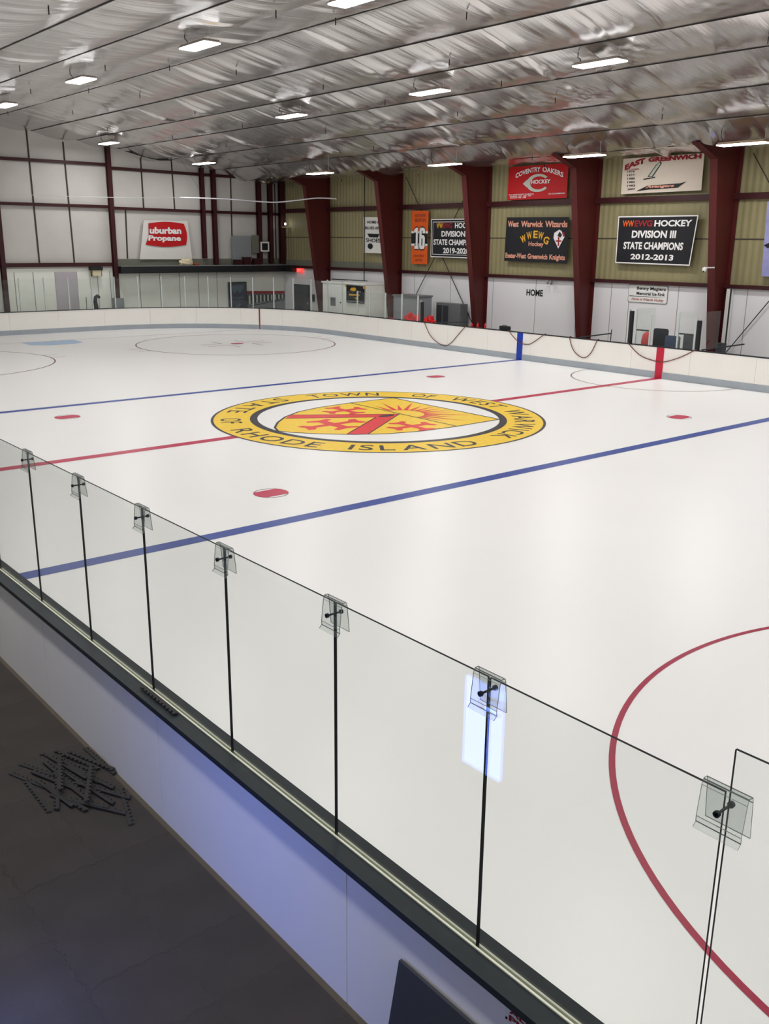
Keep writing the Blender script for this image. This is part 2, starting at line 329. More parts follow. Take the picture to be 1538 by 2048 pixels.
# ceiling: foil blanket sagging between straps that run the length of the hall
XS = [-16.8, -14.6, -11.9, -9.45, -7.0, -4.55, -2.45, -0.4, 2.1, 4.4, 6.6, 9.6, 12.6, 14.6, 16.8]
def roof(x):
    a = abs(x+0.2)
    if a < 12.8: return 9.98-0.1185*a
    if a < 14.2: return 8.463-0.345*(a-12.8)
    return 7.98
def vnoise(rng, n, L):       # 1-D value noise sampled at positions
    return rng.uniform(-1, 1, int(L)+3)
def sm(t): return t*t*(3-2*t)
def noise1(tab, x):
    i = np.floor(x).astype(int) % (len(tab)-1); t = sm(x-np.floor(x)); return tab[i]*(1-t)+tab[i+1]*t
def ceiling():
    rng = np.random.default_rng(5)
    ys = np.concatenate([np.arange(-32, -11, 0.5), np.arange(-11, 29.86, 0.042), [29.86]])
    V = []; F = []; base = 0; ny = len(ys); NX = 18
    for k in range(len(XS)-1):
        a, bb = XS[k], XS[k+1]; ts = np.linspace(0, 1, NX+1)
        T, Y = np.meshgrid(ts, ys)
        X = a+(bb-a)*T
        env = np.sin(np.pi*T)**0.9
        right = np.clip((X+3)/10, 0.3, 1.0)
        skew = Y-(0.35+0.45*right)*T+0.25*np.sin(np.pi*T)
        t3, t4, t5 = (rng.uniform(-1, 1, 700) for _ in range(3))
        # swags: long gentle slopes ending in a short steep face
        pos = [-33.0]
        while pos[-1] < 32: pos.append(pos[-1]+rng.uniform(0.55, 1.9))
        pos = np.array(pos); am = rng.uniform(0.25, 1.0, len(pos))**1.6; sg = np.where(rng.uniform(size=len(pos)) < 0.72, 1, -1); wd = rng.uniform(0.06, 0.22, len(pos))
        i = np.clip(np.searchsorted(pos, skew)-1, 0, len(pos)-2); fr = (skew-pos[i])/(pos[i+1]-pos[i]); fr = np.clip(fr, 0, 1)
        fr = np.where(sg[i] > 0, fr, 1-fr); wi = wd[i]
        saw = np.where(fr < 1-wi, fr/(1-wi), (1-fr)/wi); saw = saw*saw*(3-2*saw)*0.5+saw*0.5
        amp = (0.06+0.12*right)*am[i]
        n3 = noise1(t3, (skew+60)*3.1); n5 = noise1(t5, (skew+60)*7.3)
        fold = -amp*saw+(0.016+0.014*right)*n3+0.007*n5
        cr = np.zeros_like(X)
        for _ in range(9):
            cx, cy, rr = rng.uniform(0.1, 0.9), rng.uniform(-9, 29), rng.uniform(0.3, 0.9)
            wgt = np.exp(-(((T-cx)*(bb-a))**2/2+(Y-cy)**2)/rr**2)
            cr += wgt*0.05*np.sin(9*X*rng.uniform(0.6, 1.4)+5*Y+rng.uniform(0, 6))*np.cos(7*Y*rng.uniform(0.6, 1.5)-4*X)*(right-0.25)
        sag = (0.10+0.04*noise1(t4, (Y+60)*0.22))*(bb-a)/2.4*(0.4 if bb > 13 else 1)
        Z = np.array([[roof(x) for x in row] for row in X[:1]]).repeat(ny, 0)
        Z = Z-sag*env+(fold+cr)*env
        Z = np.minimum(Z, Z*0+10.3)
        V.append(np.stack([X, Y, Z], -1).reshape(-1, 3))
        i, j = np.meshgrid(np.arange(NX), np.arange(ny-1)); p = base+j*(NX+1)+i
        F.append(np.stack([p, p+NX+1, p+NX+2, p+1], -1).reshape(-1, 4)); base += ny*(NX+1)
    V = np.concatenate(V); F = np.concatenate(F)
    me = bpy.data.meshes.new('ceiling'); me.vertices.add(len(V)); me.vertices.foreach_set('co', V.ravel())
    me.loops.add(F.size); me.loops.foreach_set('vertex_index', F.ravel()); me.polygons.add(len(F))
    me.polygons.foreach_set('loop_start', np.arange(0, F.size, 4)); me.polygons.foreach_set('loop_total', np.full(len(F), 4))
    me.polygons.foreach_set('use_smooth', np.ones(len(F), bool)); me.update(); me.validate()
    me.materials.append(M['foil'])
    o = bpy.data.objects.new('ceiling', me); C.objects.link(o); tag(o, kind='structure')
    return o
ceil = ceiling()
for x in XS[1:-1]:
    if x in (-2.45,): continue
    MB().bar((x, -32, roof(x)-0.012), (x, EY, roof(x)-0.012), 0.03, 0.026).build('ceiling_strap', M['rod'], ceil)
b = MB()
rr = random.Random(3)
for x in XS[3:-1]:
    for k in range(5):
        y = -8+k*7.4+rr.uniform(-2, 2); b.bar((x+1.0, y, roof(x+1.0)-0.36), (x+1.0, y, roof(x+1.0)-0.2), 0.02, 0.02)
b.build('hanger_clip', M['rod'], ceil)
b = MB()
fl = [(6.6, 9.02), (7.3, 8.86), (8.1, 8.72), (8.6, 8.66), (9.4, 8.70), (8.6, 8.86), (7.6, 9.02)]
b.prism(fl, lambda u, v, d: (u, 29.1+d, v), 0, 0.02); b.build('torn_flap', M['black'], ceil)
b = MB()
b.box(-17, WX, EY-0.1, EY, 10.0, 10.6); b.build('end_closure', M['quilt'], wb)

# ================================================================== ICE
RK = 8.5
def rink_pts(off=0.0, n=14):     # counter-clockwise outline of the ice
    hx, hy = 12.92+off, 28.15+off; r = RK+off; out = []
    for cx, cy, a0 in ((hx-r, hy-r, 0), (-(hx-r), hy-r, 90), (-(hx-r), -(hy-r), 180), (hx-r, -(hy-r), 270)):
        for k in range(n+1):
            a = math.radians(a0+90*k/n); out.append((cx+r*math.cos(a), cy+r*math.sin(a)))
    return out
G = lambda u, v, d: (u, v, d)
ice = MB().prism(rink_pts(-0.016), G, FZ, 0.0).build('ice_sheet', M['ice'])
tag(ice, 'white ice sheet filling the rink inside the boards', 'ice')
BL = 6.689
def line(name, x0, x1, y0, y1, mt, z=0.003, label=None):
    o = MB().add([(x0, y0, z), (x1, y0, z), (x1, y1, z), (x0, y1, z)], [(0, 1, 2, 3)]).build(name, mt, ice)
    if label: o['label'] = label
    return o
line('center_line', -12.9, 12.9, -0.15, 0.15, M['red_line'], label='red centre line')
line('blue_line', -12.9, 12.9, -BL-0.15, -BL+0.15, M['blue_line'], label='blue line nearest the viewer')
line('blue_line', -12.9, 12.9, BL-0.14, BL+0.14, M['blue_line'], label='blue line beyond the seal')
GY = 24.4
line('goal_line', -11.3, 11.3, GY-0.025, GY+0.025, M['thin_red'], label='thin far goal line')
b = MB(); b.add([G(u, v, 0.003) for u, v in [(-1.22, GY-0.03), (-1.22, GY-1.3), (-0.6, GY-1.75), (0.6, GY-1.75), (1.22, GY-1.3), (1.22, GY-0.03)]], [tuple(range(6))])
o = b.build('goal_crease', M['crease'], ice); o['label'] = 'light blue goal crease'
DX, DY = 22*0.3048, 4.984
def faceoff(x, y):
    b = MB(); r = 0.33
    n = 20; poly = []
    for k in range(n+1):
        a = math.asin(max(-1, min(1, 0.62)))*(1-2*k/n)
    # lens-shaped bar inside the spot (flat sides across the rink)
    h = 0.22; w_ = math.sqrt(r*r-h*h)
    a0 = math.asin(h/r)
    for k in range(n+1):
        a = -a0+2*a0*k/n; poly.append((x+r*math.cos(a), y+r*math.sin(a)))
    for k in range(n+1):
        a = PI-a0+2*a0*k/n; poly.append((x+r*math.cos(a), y+r*math.sin(a)))
    b.add([G(u, v, 0.004) for u, v in poly], [tuple(range(len(poly)))])
    ob = b.build('faceoff_spot', M['dot_red'], ice)
    b = MB(); ring(b, x, y, 0.315, 0.335, G, 0.0035, n=40); b.build('spot_outline', M['thin_red'], ob)
for sx in (-1, 1):
    for sy in (-1, 1): faceoff(sx*DX, sy*DY)
EYD = 18.59; RC = 4.572
for x, y in ((DX, EYD), (-DX, EYD), (-DX, -EYD), (DX, -EYD)):
    b = MB(); ring(b, x, y, RC-0.06, RC, G, 0.003, n=160)
    for sx in (-1, 1):
        for yy in (-0.45, 0.45):
            s_ = sx*(math.sqrt(RC**2-yy**2)); b.add([G(u, v, 0.003) for u, v in ((x+s_, y+yy-0.025), (x+s_+sx*0.6, y+yy-0.025), (x+s_+sx*0.6, y+yy+0.025), (x+s_, y+yy+0.025))], [(0, 1, 2, 3)])
    for sx in (-1, 1):
        for sy in (-1, 1):
            stroke(b, [(x+sx*0.6, y+sy*1.3), (x+sx*0.6, y+sy*0.35), (x+sx*1.7, y+sy*0.35)], 0.05, G, 0.003)
    ob = b.build('faceoff_circle', M['circle_red'] if y < 0 else M['thin_red'], ice)
    ob['label'] = 'red end zone circle'
    b = MB(); b.add([G(u, v, 0.004) for u, v in disc(x, y, 0.3)], [tuple(range(32))]); b.build('faceoff_spot', M['dot_red'], ice)
b = MB(); ring(b, 12.9, 0, 3.02, 3.07, G, 0.003, a0=90, a1=270, n=80); o = b.build('referee_crease', M['thin_red'], ice); o['label'] = 'thin half circle at the penalty box'
# town seal: up is +x, right is -y
SE = lambda u, v, d: (v, -u, d)
b = MB(); ring(b, 0, 0, 3.48, 4.44, SE, 0.004, n=128); seal = b.build('town_seal', M['seal_yellow'], ice); seal['label'] = 'round yellow town seal'
b = MB(); ring(b, 0, 0, 4.44, 4.51, SE, 0.004, n=128); ring(b, 0, 0, 3.28, 3.48, SE, 0.005, n=128); b.build('seal_ring', M['seal_black'], seal)
b = MB(); flat(b, disc(0, 0, 3.29, n=96), SE, 0.004); b.build('seal_field', M['seal_white'], seal)
for txt, a0, a1, inw in (('TOWN', 174, 140, False), ('OF', 126, 114, False), ('WEST', 107, 76, False), ('WARWICK', 70, 8, False),
                         ('STATE', 185, 225, True), ('OF', 236, 248, True), ('RHODE', 258, 302, True), ('ISLAND', 310, 357, True)):
    b = MB(); arc_text(b, txt, 0, 0, 3.97, a0, a1, 0.56, SE, 0.006, bold=0.008, inward=inw); b.build('seal_lettering', M['seal_black'], seal)
def shield_outline():
    half = [(2.24, 2.4), (2.26, 1.4), (2.28, 0.7), (2.2, -0.4), (1.95, -1.3), (1.5, -2.05), (0.95, -2.65), (0.4, -3.1), (0.02, -3.28)]
    return half, [(-u, v) for u, v in half[::-1]][1:]
h1, h2 = shield_outline(); sp = h1+h2
b = MB(); flat(b, sp, SE, 0.005); b.build('seal_shield', M['seal_yellow'], seal)
b = MB(); stroke(b, sp+[sp[0]], 0.06, SE, 0.008); stroke(b, [(-2.25, 0.78), (2.25, 0.78)], 0.05, SE, 0.008)
stroke(b, [(-1.65, -1.72), (0, 0.74), (1.68, -1.70)], 0.035, SE, 0.008); stroke(b, [(-1.3, -2.16), (0, -0.1), (1.35, -2.1)], 0.035, SE, 0.008); b.build('shield_outline', M['seal_black'], seal)
b = MB(); flat(b, [(-1.65, -1.75), (0, 0.72), (0, -0.1), (-1.3, -2.2)], SE, 0.006); flat(b, [(0, 0.72), (1.7, -1.72), (1.36, -2.16), (0, -0.1)], SE, 0.006)
def cross(mb, u, v, s, sv=None):
    sv = sv or s
    for a in range(4):
        ca, sa = [(1, 0), (0, 1), (-1, 0), (0, -1)][a]
        def R_(x, y): return (u+(x*ca-y*sa)*s, v+(x*sa+y*ca)*sv)
        flat(mb, [R_(0.0, -0.16), R_(0.62, -0.16), R_(0.8, -0.42), R_(1.0, -0.36), R_(0.9, 0), R_(1.0, 0.36), R_(0.8, 0.42), R_(0.62, 0.16), R_(0, 0.16)], SE, 0.006+0.0003*a)
cross(b, -1.36, -0.12, 0.66); cross(b, 1.55, -0.15, 0.68); cross(b, 0.12, -1.65, 0.72, 0.95)
for k in range(13):
    a = math.radians(8+k*13.6); r1 = 1.5+0.45*(k % 2)
    p0 = (0.05+0.62*math.cos(a), 0.8+0.62*math.sin(a)); r1 = min(r1, 1.55/max(0.3, math.sin(a))) ; wv = 0.07
    t = (-math.sin(a), math.cos(a))
    tip = (0.05+r1*math.cos(a), 0.8+r1*math.sin(a)); mid = (0.05+(0.62+r1)/2*math.cos(a)+0.08*t[0], 0.8+(0.62+r1)/2*math.sin(a)+0.08*t[1])
    flat(b, [(p0[0]+t[0]*wv, p0[1]+t[1]*wv), (p0[0]-t[0]*wv, p0[1]-t[1]*wv), tip], SE, 0.009)
b.build('seal_charges', M['seal_red'], seal)
b = MB(); flat(b, [(0.05+0.6*math.cos(math.radians(a)), 0.79+0.6*math.sin(math.radians(a))) for a in range(0, 181, 12)], SE, 0.007)
o = b.build('seal_sun', M['seal_yellow'], seal)
b = MB(); flat(b, disc(0.0, 0.28, 0.13, 0.26), SE, 0.0075); b.build('seal_mark', M['seal_black'], seal)

# ================================================================== DASHER BOARDS
BT = 1.12
ST = 12.92; HY = 28.15; CX, CYc = ST-RK, HY-RK
LA = RK*PI/2; S0 = -12.0                         # path starts on the far side at y = S0
def path(s):                                     # -> x, y, outward normal
    L1 = CYc-S0
    if s < L1: return ST, S0+s, 1.0, 0.0
    s -= L1
    if s < LA:
        a = s/RK; return CX+RK*math.cos(a), CYc+RK*math.sin(a), math.cos(a), math.sin(a)
    s -= LA
    if s < 2*CX: return CX-s, HY, 0.0, 1.0
    s -= 2*CX
    a = PI/2+s/RK; return -CX+RK*math.cos(a), CYc+RK*math.sin(a), math.cos(a), math.sin(a)
def sweep(mb, s0, s1, o0, o1, z0, z1, mi=0, step=0.35):
    n = max(1, int(math.ceil((s1-s0)/step))); vs = []
    for i in range(n+1):
        x, y, nx, ny = path(s0+(s1-s0)*i/n)
        vs += [(x+nx*o0, y+ny*o0, z0), (x+nx*o1, y+ny*o1, z0), (x+nx*o1, y+ny*o1, z1), (x+nx*o0, y+ny*o0, z1)]
    fs = [(0, 1, 2, 3), (4*n+3, 4*n+2, 4*n+1, 4*n)]
    for i in range(n):
        for k in range(4): fs.append((4*i+k, 4*i+4+k, 4*i+4+(k+1) % 4, 4*i+(k+1) % 4))
    mb.add(vs, fs, mi)
PL = 2.44
sR = -S0                                          # path position of the red centre stripe
sB = BL-S0; sG = CYc-S0+RK*math.acos((11.55-CX)/RK) # blue stripe, goal-line stripe
sEnd = CYc-S0+LA+2*CX+4.5
k0 = -4; s = sR-PL/2+k0*PL; idx = k0
while s < sEnd:
    s0, s1 = max(s, 0.0), min(s+PL, sEnd); mid = (s0+s1)/2
    x, y, nx, ny = path(mid)
    if idx == 0: lab = 'white board panel under the penalty box with the red centre stripe'
    elif idx == 3: lab = 'white board panel on the far side with the bright blue stripe'
    elif s0 < sG < s1: lab = 'curved white board panel with the thin rust red goal stripe'
    elif idx < 0: lab = 'plain white board panel, %s to the right of the red centre stripe' % ORD[-idx-1]
    else: lab = 'plain white board panel, %s round the rink leftward from the red centre stripe' % ORD[idx-1]
    t = thing('board_panel', (x, y, FZ), lab, 'board panel', 'far white board panels')
    b = MB(); sweep(b, s0+0.004, s1-0.004, 0.0, 0.09, FZ, BT-0.03); b.build('panel_face', M['board'], t)
    b = MB(); sweep(b, s0+0.002, s1-0.002, -0.014, 0.0, 0.0, 0.235); b.build('kick_plate', M['kick'], t)
    b = MB(); sweep(b, s0, s1, -0.02, 0.14, BT-0.03, BT); b.build('cap_rail', M['cap'], t)
    for sp_, wd, mt, nm in ((sR, 0.15, 'stripe_red', 'red_stripe'), (sB, 0.15, 'stripe_blue', 'blue_stripe'), (sG, 0.035, 'stripe_goal', 'goal_stripe')):
        if s0 < sp_ < s1:
            b = MB(); sweep(b, sp_-wd, sp_+wd, -0.018, -0.0005, 0.005, BT-0.031); b.build(nm, M[mt], t)
    s += PL; idx += 1

# near-side boards (seen from outside)
nb = [-3.23, -5.72, -8.21, -10.70, -13.19, -15.69, -18.18, -20.68, -23.17]
for i in range(len(nb)-1):
    y1, y0 = nb[i], nb[i+1]
    lab = 'near white board panel, outer face, %s' % (
        {0: 'beyond the left edge, farthest of the near row', 1: 'second farthest of the near row', 2: 'at the left edge beside bare floor mats', 3: 'behind the pile of foam strips',
         4: 'lit bluish in the middle of the near row', 5: 'with the red lettered notice, black panel leaning on it', 6: 'outside the bottom edge, second nearest the viewer', 7: 'nearest the viewer'}[i])
    t = thing('board_panel', (-13.02, (y0+y1)/2, FZ), lab, 'board panel', 'near white board panels')
    MB().box(-13.08, -12.93, y0+0.004, y1-0.004, FZ, 1.03).build('panel_face', M['board_out'], t)
    MB().box(-12.93, -12.915, y0+0.002, y1-0.002, 0.0, 0.235).build('kick_plate', M['kick'], t)
    b = MB(); b.box(-13.14, -13.018, y0, y1, 1.015, 1.06); b.box(-12.982, -12.89, y0, y1, 1.015, 1.06); b.box(-13.018, -12.982, y0, y1, 1.015, 1.03)
    b.build('cap_rail', M['cap'], t)
    b = MB(); b.box(-13.020, -13.008, y0, y1, 1.03, 1.068); b.box(-12.992, -12.980, y0, y1, 1.03, 1.068); b.build('glazing_strip', M['slot'], t)
# near glass panes
def pane(y0, y1, z0, z1, lab, grp, r=0.0):
    b = MB(); g = 0.006
    x0, x1 = -13.007, -12.993; y0 += g; y1 -= g
    vs = [(x0,y0,z0),(x1,y0,z0),(x1,y1,z0),(x0,y1,z0),(x0,y0,z1),(x1,y0,z1),(x1,y1,z1),(x0,y1,z1)]
    b.add(vs, [(3,0,4,7),(1,2,6,5)], 0); b.add(vs, [(0,3,2,1),(4,5,6,7),(0,1,5,4),(2,3,7,6)], 1)
    o = b.build('rink_glass', [M['glass'], M['glass_edge']], loc=(-13.0, (y0+y1)/2, z0)); return tag(o, lab, 'glass pane', grp)
seams = [-6.80, -8.03, -9.27, -10.515, -11.757, -13.0, -14.24, -15.482, -16.71, -17.955]
plabs = ['clear glass pane beyond the left edge of the picture', 'clear glass pane just outside the left edge', 'clear glass pane at the left edge, crossed by the red centre line',
 'clear glass pane between the two farthest clips', 'clear glass pane where the near blue line meets the boards', 'clear glass pane third from the farthest clip, blue line crossing it',
 'clear glass pane right of the clip over the blue line', 'wide clear glass pane before the middle clip', 'clear glass pane with the blue-white screen reflection']
plabs = ['clear glass pane beyond the left edge of the picture', 'clear glass pane cut by the left edge of the picture', 'clear glass pane left of the farthest clip, red centre line behind it',
 'clear glass pane between the farthest and second farthest clips', 'clear glass pane between the second and third farthest clips', 'clear glass pane between the third and fourth farthest clips',
 'clear glass pane left of the clip over the middle of the row', 'clear glass pane with the blue-white screen reflection', 'clear glass pane behind which the red circle bends']
for i in range(len(seams)-1): pane(seams[i+1], seams[i], 1.034, 2.605, plabs[i], 'near glass panes')
pane(-19.2, -17.962, 1.034, 2.795, 'taller clear glass pane at the right edge, standing above its neighbours', 'near glass panes')
pane(-20.45, -19.2, 1.034, 2.795, 'taller clear glass pane outside the right edge, next to the viewer', 'near glass panes')
# clips over the seams
def clip(y, lab, wd=0.175):
    t = thing('glass_clip', (-13.0, y, 2.605), lab, 'clip', 'clear clips on the near glass')
    b = MB(); prof = [(-13.032, 2.47), (-13.017, 2.60), (-13.012, 2.622), (-12.988, 2.622), (-12.983, 2.60), (-12.968, 2.44)]
    prof = [(-13.05, 2.425), (-13.03, 2.445)]+prof
    th = 0.005; y0, y1 = y-wd/2, y+wd/2
    for (a, c) in zip(prof[:-1], prof[1:]):
        dx, dz = c[0]-a[0], c[1]-a[1]; L = math.hypot(dx, dz); nx, nz = -dz/L*th, dx/L*th
        q = [(a[0], a[1]), (c[0], c[1]), (c[0]+nx, c[1]+nz), (a[0]+nx, a[1]+nz)]
        vs = [(p[0], y0, p[1]) for p in q]+[(p[0], y1, p[1]) for p in q]
        b.add(vs, [(0, 4, 5, 1), (2, 6, 7, 3)], 0); b.add(vs, [(0, 1, 2, 3), (7, 6, 5, 4), (1, 5, 6, 2), (3, 7, 4, 0)], 1)
    b.build('clip_plate', [M['poly'], M['poly_edge']], t)
    b = MB(); b.tube([(-13.065, y, 2.535), (-12.95, y, 2.535)], 0.006); b.tube([(-13.065, y, 2.535), (-13.05, y, 2.535)], 0.014); b.tube([(-12.965, y, 2.535), (-12.95, y, 2.535)], 0.014)
    b.build('bolt', M['bolt'], t)
cl = ['farthest clear clip on the near glass, over the red line', 'second farthest clear clip on the near glass', 'third farthest clear clip on the near glass', 'clear clip in the middle of the row, fourth farthest',
      'clear clip third from the viewer, left of the wide reflection pane', 'clear clip beside the blue-white screen reflection', 'large clear clip nearest the viewer, at the taller pane']
for i, y in enumerate(seams[3:]): clip(y, cl[i], 0.175 if i < 6 else 0.19)

# far glass and posts round the end of the rink
sC = CYc-S0; s_e = sC+LA+CX-0.24                 # path position of the first end post (x = 0.24)
posts = [s_e-1.227*k for k in range(-4, 16)]
pl_prev = None
post0 = None
for k, s in enumerate(posts):
    x, y, nx, ny = path(s); kk = k-4
    if kk < 0: lab = 'pale glass post left of the picture edge, number %s beyond the rink end' % ORD[-kk-1]
    elif kk == 0: lab = 'leftmost pale glass post on the end boards'
    else: lab = 'pale glass post on the end boards, %s to the right of the leftmost post' % ORD[kk-1]
    if post0 is None:
        post0 = MB().box(-0.025, 0.025, -0.03, 0.03, 0, 1.60).build('glass_stanchion', M['alu'])
        tag(post0, lab, 'post', 'tall glass posts'); o = post0
    else: o = copy_tree(post0, label=lab)
    o.location = (x+nx*0.05, y+ny*0.05, BT); o.rotation_euler = (0, 0, math.atan2(ny, nx)-PI/2)
    if pl_prev is not None:
        b = MB(); sweep(b, min(s, pl_prev)+0.03, max(s, pl_prev)-0.03, 0.045, 0.057, 0, 1.53, step=0.62)
        b.v = [(p[0], p[1], p[2]+BT) for p in b.v]
        mx, my, _, _ = path((s+pl_prev)/2)
        o = b.build('rink_glass', M['glass_far'], loc=(mx, my, BT))
        tag(o, 'tall clear end pane, %s' % ('outside the left edge, %s beyond' % ORD[-kk] if kk <= 0 else '%s to the right of the leftmost end post' % ORD[kk-1]), 'glass pane', 'tall end glass panes')
    pl_prev = s
# shorter glass on the far side
sh = [18.79, 17.53, 16.55, 15.38, 14.18, 13.06]
shp = None
for i, y in enumerate(sh):
    if i:
        lab = 'short pale glass post on the far boards, %s right of the tall glass' % ORD[i-1]
        if shp is None: shp = tag(MB().box(-0.025, 0.025, -0.03, 0.03, 0, 1.16).build('glass_stanchion', M['alu']), lab, 'post', 'short glass posts'); o = shp
        else: o = copy_tree(shp, label=lab)
        o.location = (ST+0.05, y, BT)
        b = MB(); b.box(ST+0.045, ST+0.057, y+0.04, sh[i-1]-0.04, BT, BT+(1.12 if i < 5 else 0.95)); o = b.build('rink_glass', M['glass_far'], loc=(ST+0.05, (y+sh[i-1])/2, BT))
        tag(o, 'short clear pane on the far boards, %s right of the tall glass' % ORD[i-1], 'glass pane', 'short far glass panes')
def padded_post(y, z1, lab, x=ST+0.06):
    t = thing('padded_post', (x, y, BT), lab, 'post')
    MB().box(x-0.03, x+0.03, y+0.05, y+0.11, BT, z1+0.05).build('post_core', M['alu'], t)
    b = MB(); b.tube([(x, y, BT), (x, y, z1)], 0.085, 12); b.build('foam_pad', M['black'], t)
padded_post(12.78, 2.0, 'black padded post beside the red bundles on the far boards')
padded_post(1.38, 2.28, 'black padded post at the left of the penalty box')
padded_post(-1.40, 2.12, 'black padded post at the right of the penalty box')

# ================================================================== STEEL FRAME
def frame(y, lab):
    t = thing('steel_column', (16.2, y, FZ), lab, 'column', 'tapered side columns')
    prof = [(16.2, FZ), (16.73, FZ), (16.73, 8.1), (13.85, 8.4), (13.85, 7.96), (15.07, 7.5)]
    b = MB(); b.prism(prof, lambda u, v, d: (u, y+d, v), -0.008, 0.008); b.build('column_web', M['steel'], t)
    b = MB(); b.bar((16.2, y, FZ), (15.07, y, 7.52), 0.02, 0.30, up=(0, 1, 0)); b.build('inner_flange', M['steel'], t)
    b = MB(); b.bar((15.07, y, 7.5), (13.85, y, 7.96), 0.30, 0.02); b.build('haunch_flange', M['steel'], t)
    b = MB(); b.bar((16.72, y, FZ), (16.72, y, 8.02), 0.02, 0.30, up=(0, 1, 0)); b.build('outer_flange', M['steel'], t)
flab = ['tapered dark red steel column in the far corner by the exit sign', 'tapered dark red steel column between the white booth and the orange banner', 'tapered dark red steel column left of the black and gold-lettered banner',
        'tapered dark red steel column between the word on the white wall and the lettered sign', 'tapered dark red steel column at the right of the penalty box', 'tapered dark red steel column outside the right edge']
for i, y in enumerate((25.0, 18.75, 12.5, 6.25, 0.0, -6.25)): frame(y, flab[i])
tag(MB().box(16.58, WX-0.062, -32, EY-0.15, 3.06, 3.2).build('wall_girt', M['steel_dark']), 'dark red lower girt along the banner wall above the white panels', 'girt')
tag(MB().box(16.6, WX, -32, EY-0.1, 6.2, 6.42).build('wall_girt', M['steel_dark']), 'dark red upper girt along the banner wall', 'girt')
tag(MB().bar((-16.8, EY-0.14, 8.33), (5.75, EY-0.14, 8.33), 0.14, 0.15).build('wall_girt', M['steel_dark']), 'dark red top girt on the left half of the end wall', 'girt')
tag(MB().bar((5.95, EY-0.10, 8.18), (WX-0.25, EY-0.10, 8.06), 0.14, 0.15).build('wall_girt', M['steel_dark']), 'dark red top girt on the right half of the end wall', 'girt')
tag(MB().bar((-16.8, EY-0.14, 6.24), (5.75, EY-0.14, 6.24), 0.14, 0.15).build('wall_girt', M['steel_dark']), 'dark red middle girt on the left half of the end wall', 'girt')
tag(MB().bar((5.95, EY-0.14, 6.18), (WX-0.25, EY-0.14, 6.12), 0.14, 0.15).build('wall_girt', M['steel_dark']), 'dark red middle girt above the red propane banner', 'girt')
tag(MB().bar((-16.8, EY-0.22, 3.30), (5.75, EY-0.22, 3.30), 0.14, 0.20).build('wall_girt', M['steel_dark']), 'dark red lower girt on the left half of the end wall', 'girt')
def post(name, x0, x1, z0, z1, lab, wd=0.22, mt='steel_dark', y=EY-0.32):
    b = MB(); h = wd/2
    for s_ in (-1, 1): b.bar((x0, y+s_*0.12, z0), (x1, y+s_*0.12, z1), wd, 0.02, up=(0, 1, 0))
    b.bar((x0, y, z0), (x1, y, z1), 0.02, 0.24, up=(0, 1, 0))
    o = b.build(name, M[mt], loc=(x0, y, z0)); return tag(o, lab, 'column', 'end wall columns')
post('wall_column', 5.86, 5.86, 1.55, 9.2, 'dark red end wall column standing left of the dark shelf')
post('wall_column', -0.02, 0.0, FZ, 9.9, 'dark red end wall column at the left edge')
post('wall_column', 11.28, 11.28, 3.6, 8.45, 'left one of the dark red column pair right of the propane banner', 0.2)
post('wall_column', 12.0, 12.0, 3.25, 8.4, 'right one of the dark red column pair right of the propane banner', 0.22)
post('wall_column', 14.97, 14.97, 3.3, 8.1, 'dark column behind the small white framed picture, left of the corner pair', 0.24)
post('wall_column', 15.75, 15.75, 3.3, 8.05, 'dark column second left of the building corner', 0.24)
post('wall_column', 16.55, 16.55, 3.3, 8.0, 'dark column in the building corner', 0.3)
t = thing('column_footing', (5.86, EY-0.35, FZ), 'grey box at the foot of the end wall column', 'box')
MB().box(5.62, 6.1, EY-0.62, EY-0.16, FZ, 1.55).build('footing_box', M['midgrey'], t)
def rod(a, b_, lab, r=0.018, nm='brace_rod'):
    o = MB().tube([a, b_], r, 8).build(nm, M['rod'], loc=a); return tag(o, lab, 'rod')
rod((16.66, 18.3, 7.75), (16.66, 12.85, 0.35), 'diagonal brace rod falling to the right across the orange banner bay')
rod((16.63, 18.55, 0.35), (16.63, 13.2, 7.75), 'diagonal brace rod rising to the right behind the white bordered black banner')
rod((16.66, -0.55, 7.75), (16.66, -5.9, 0.3), 'diagonal brace rod falling to the right at the right edge')
rod((16.63, -0.2, 0.5), (16.63, -5.6, 7.75), 'diagonal brace rod rising to the right beside the penalty box column')
t = thing('vertical_pipe', (16.5, 21.47, 2.55), 'thin black pipe hanging in front of the grey lettered white banner', 'pipe')
MB().tube([(16.5, 21.47, 2.55), (16.5, 21.47, 7.95)], 0.025).build('drop_pipe', M['rod'], t)
MB().tube([(16.5, 24.4, 2.55), (16.5, 21.2, 2.55)], 0.03).build('branch_pipe', M['rod'], t)

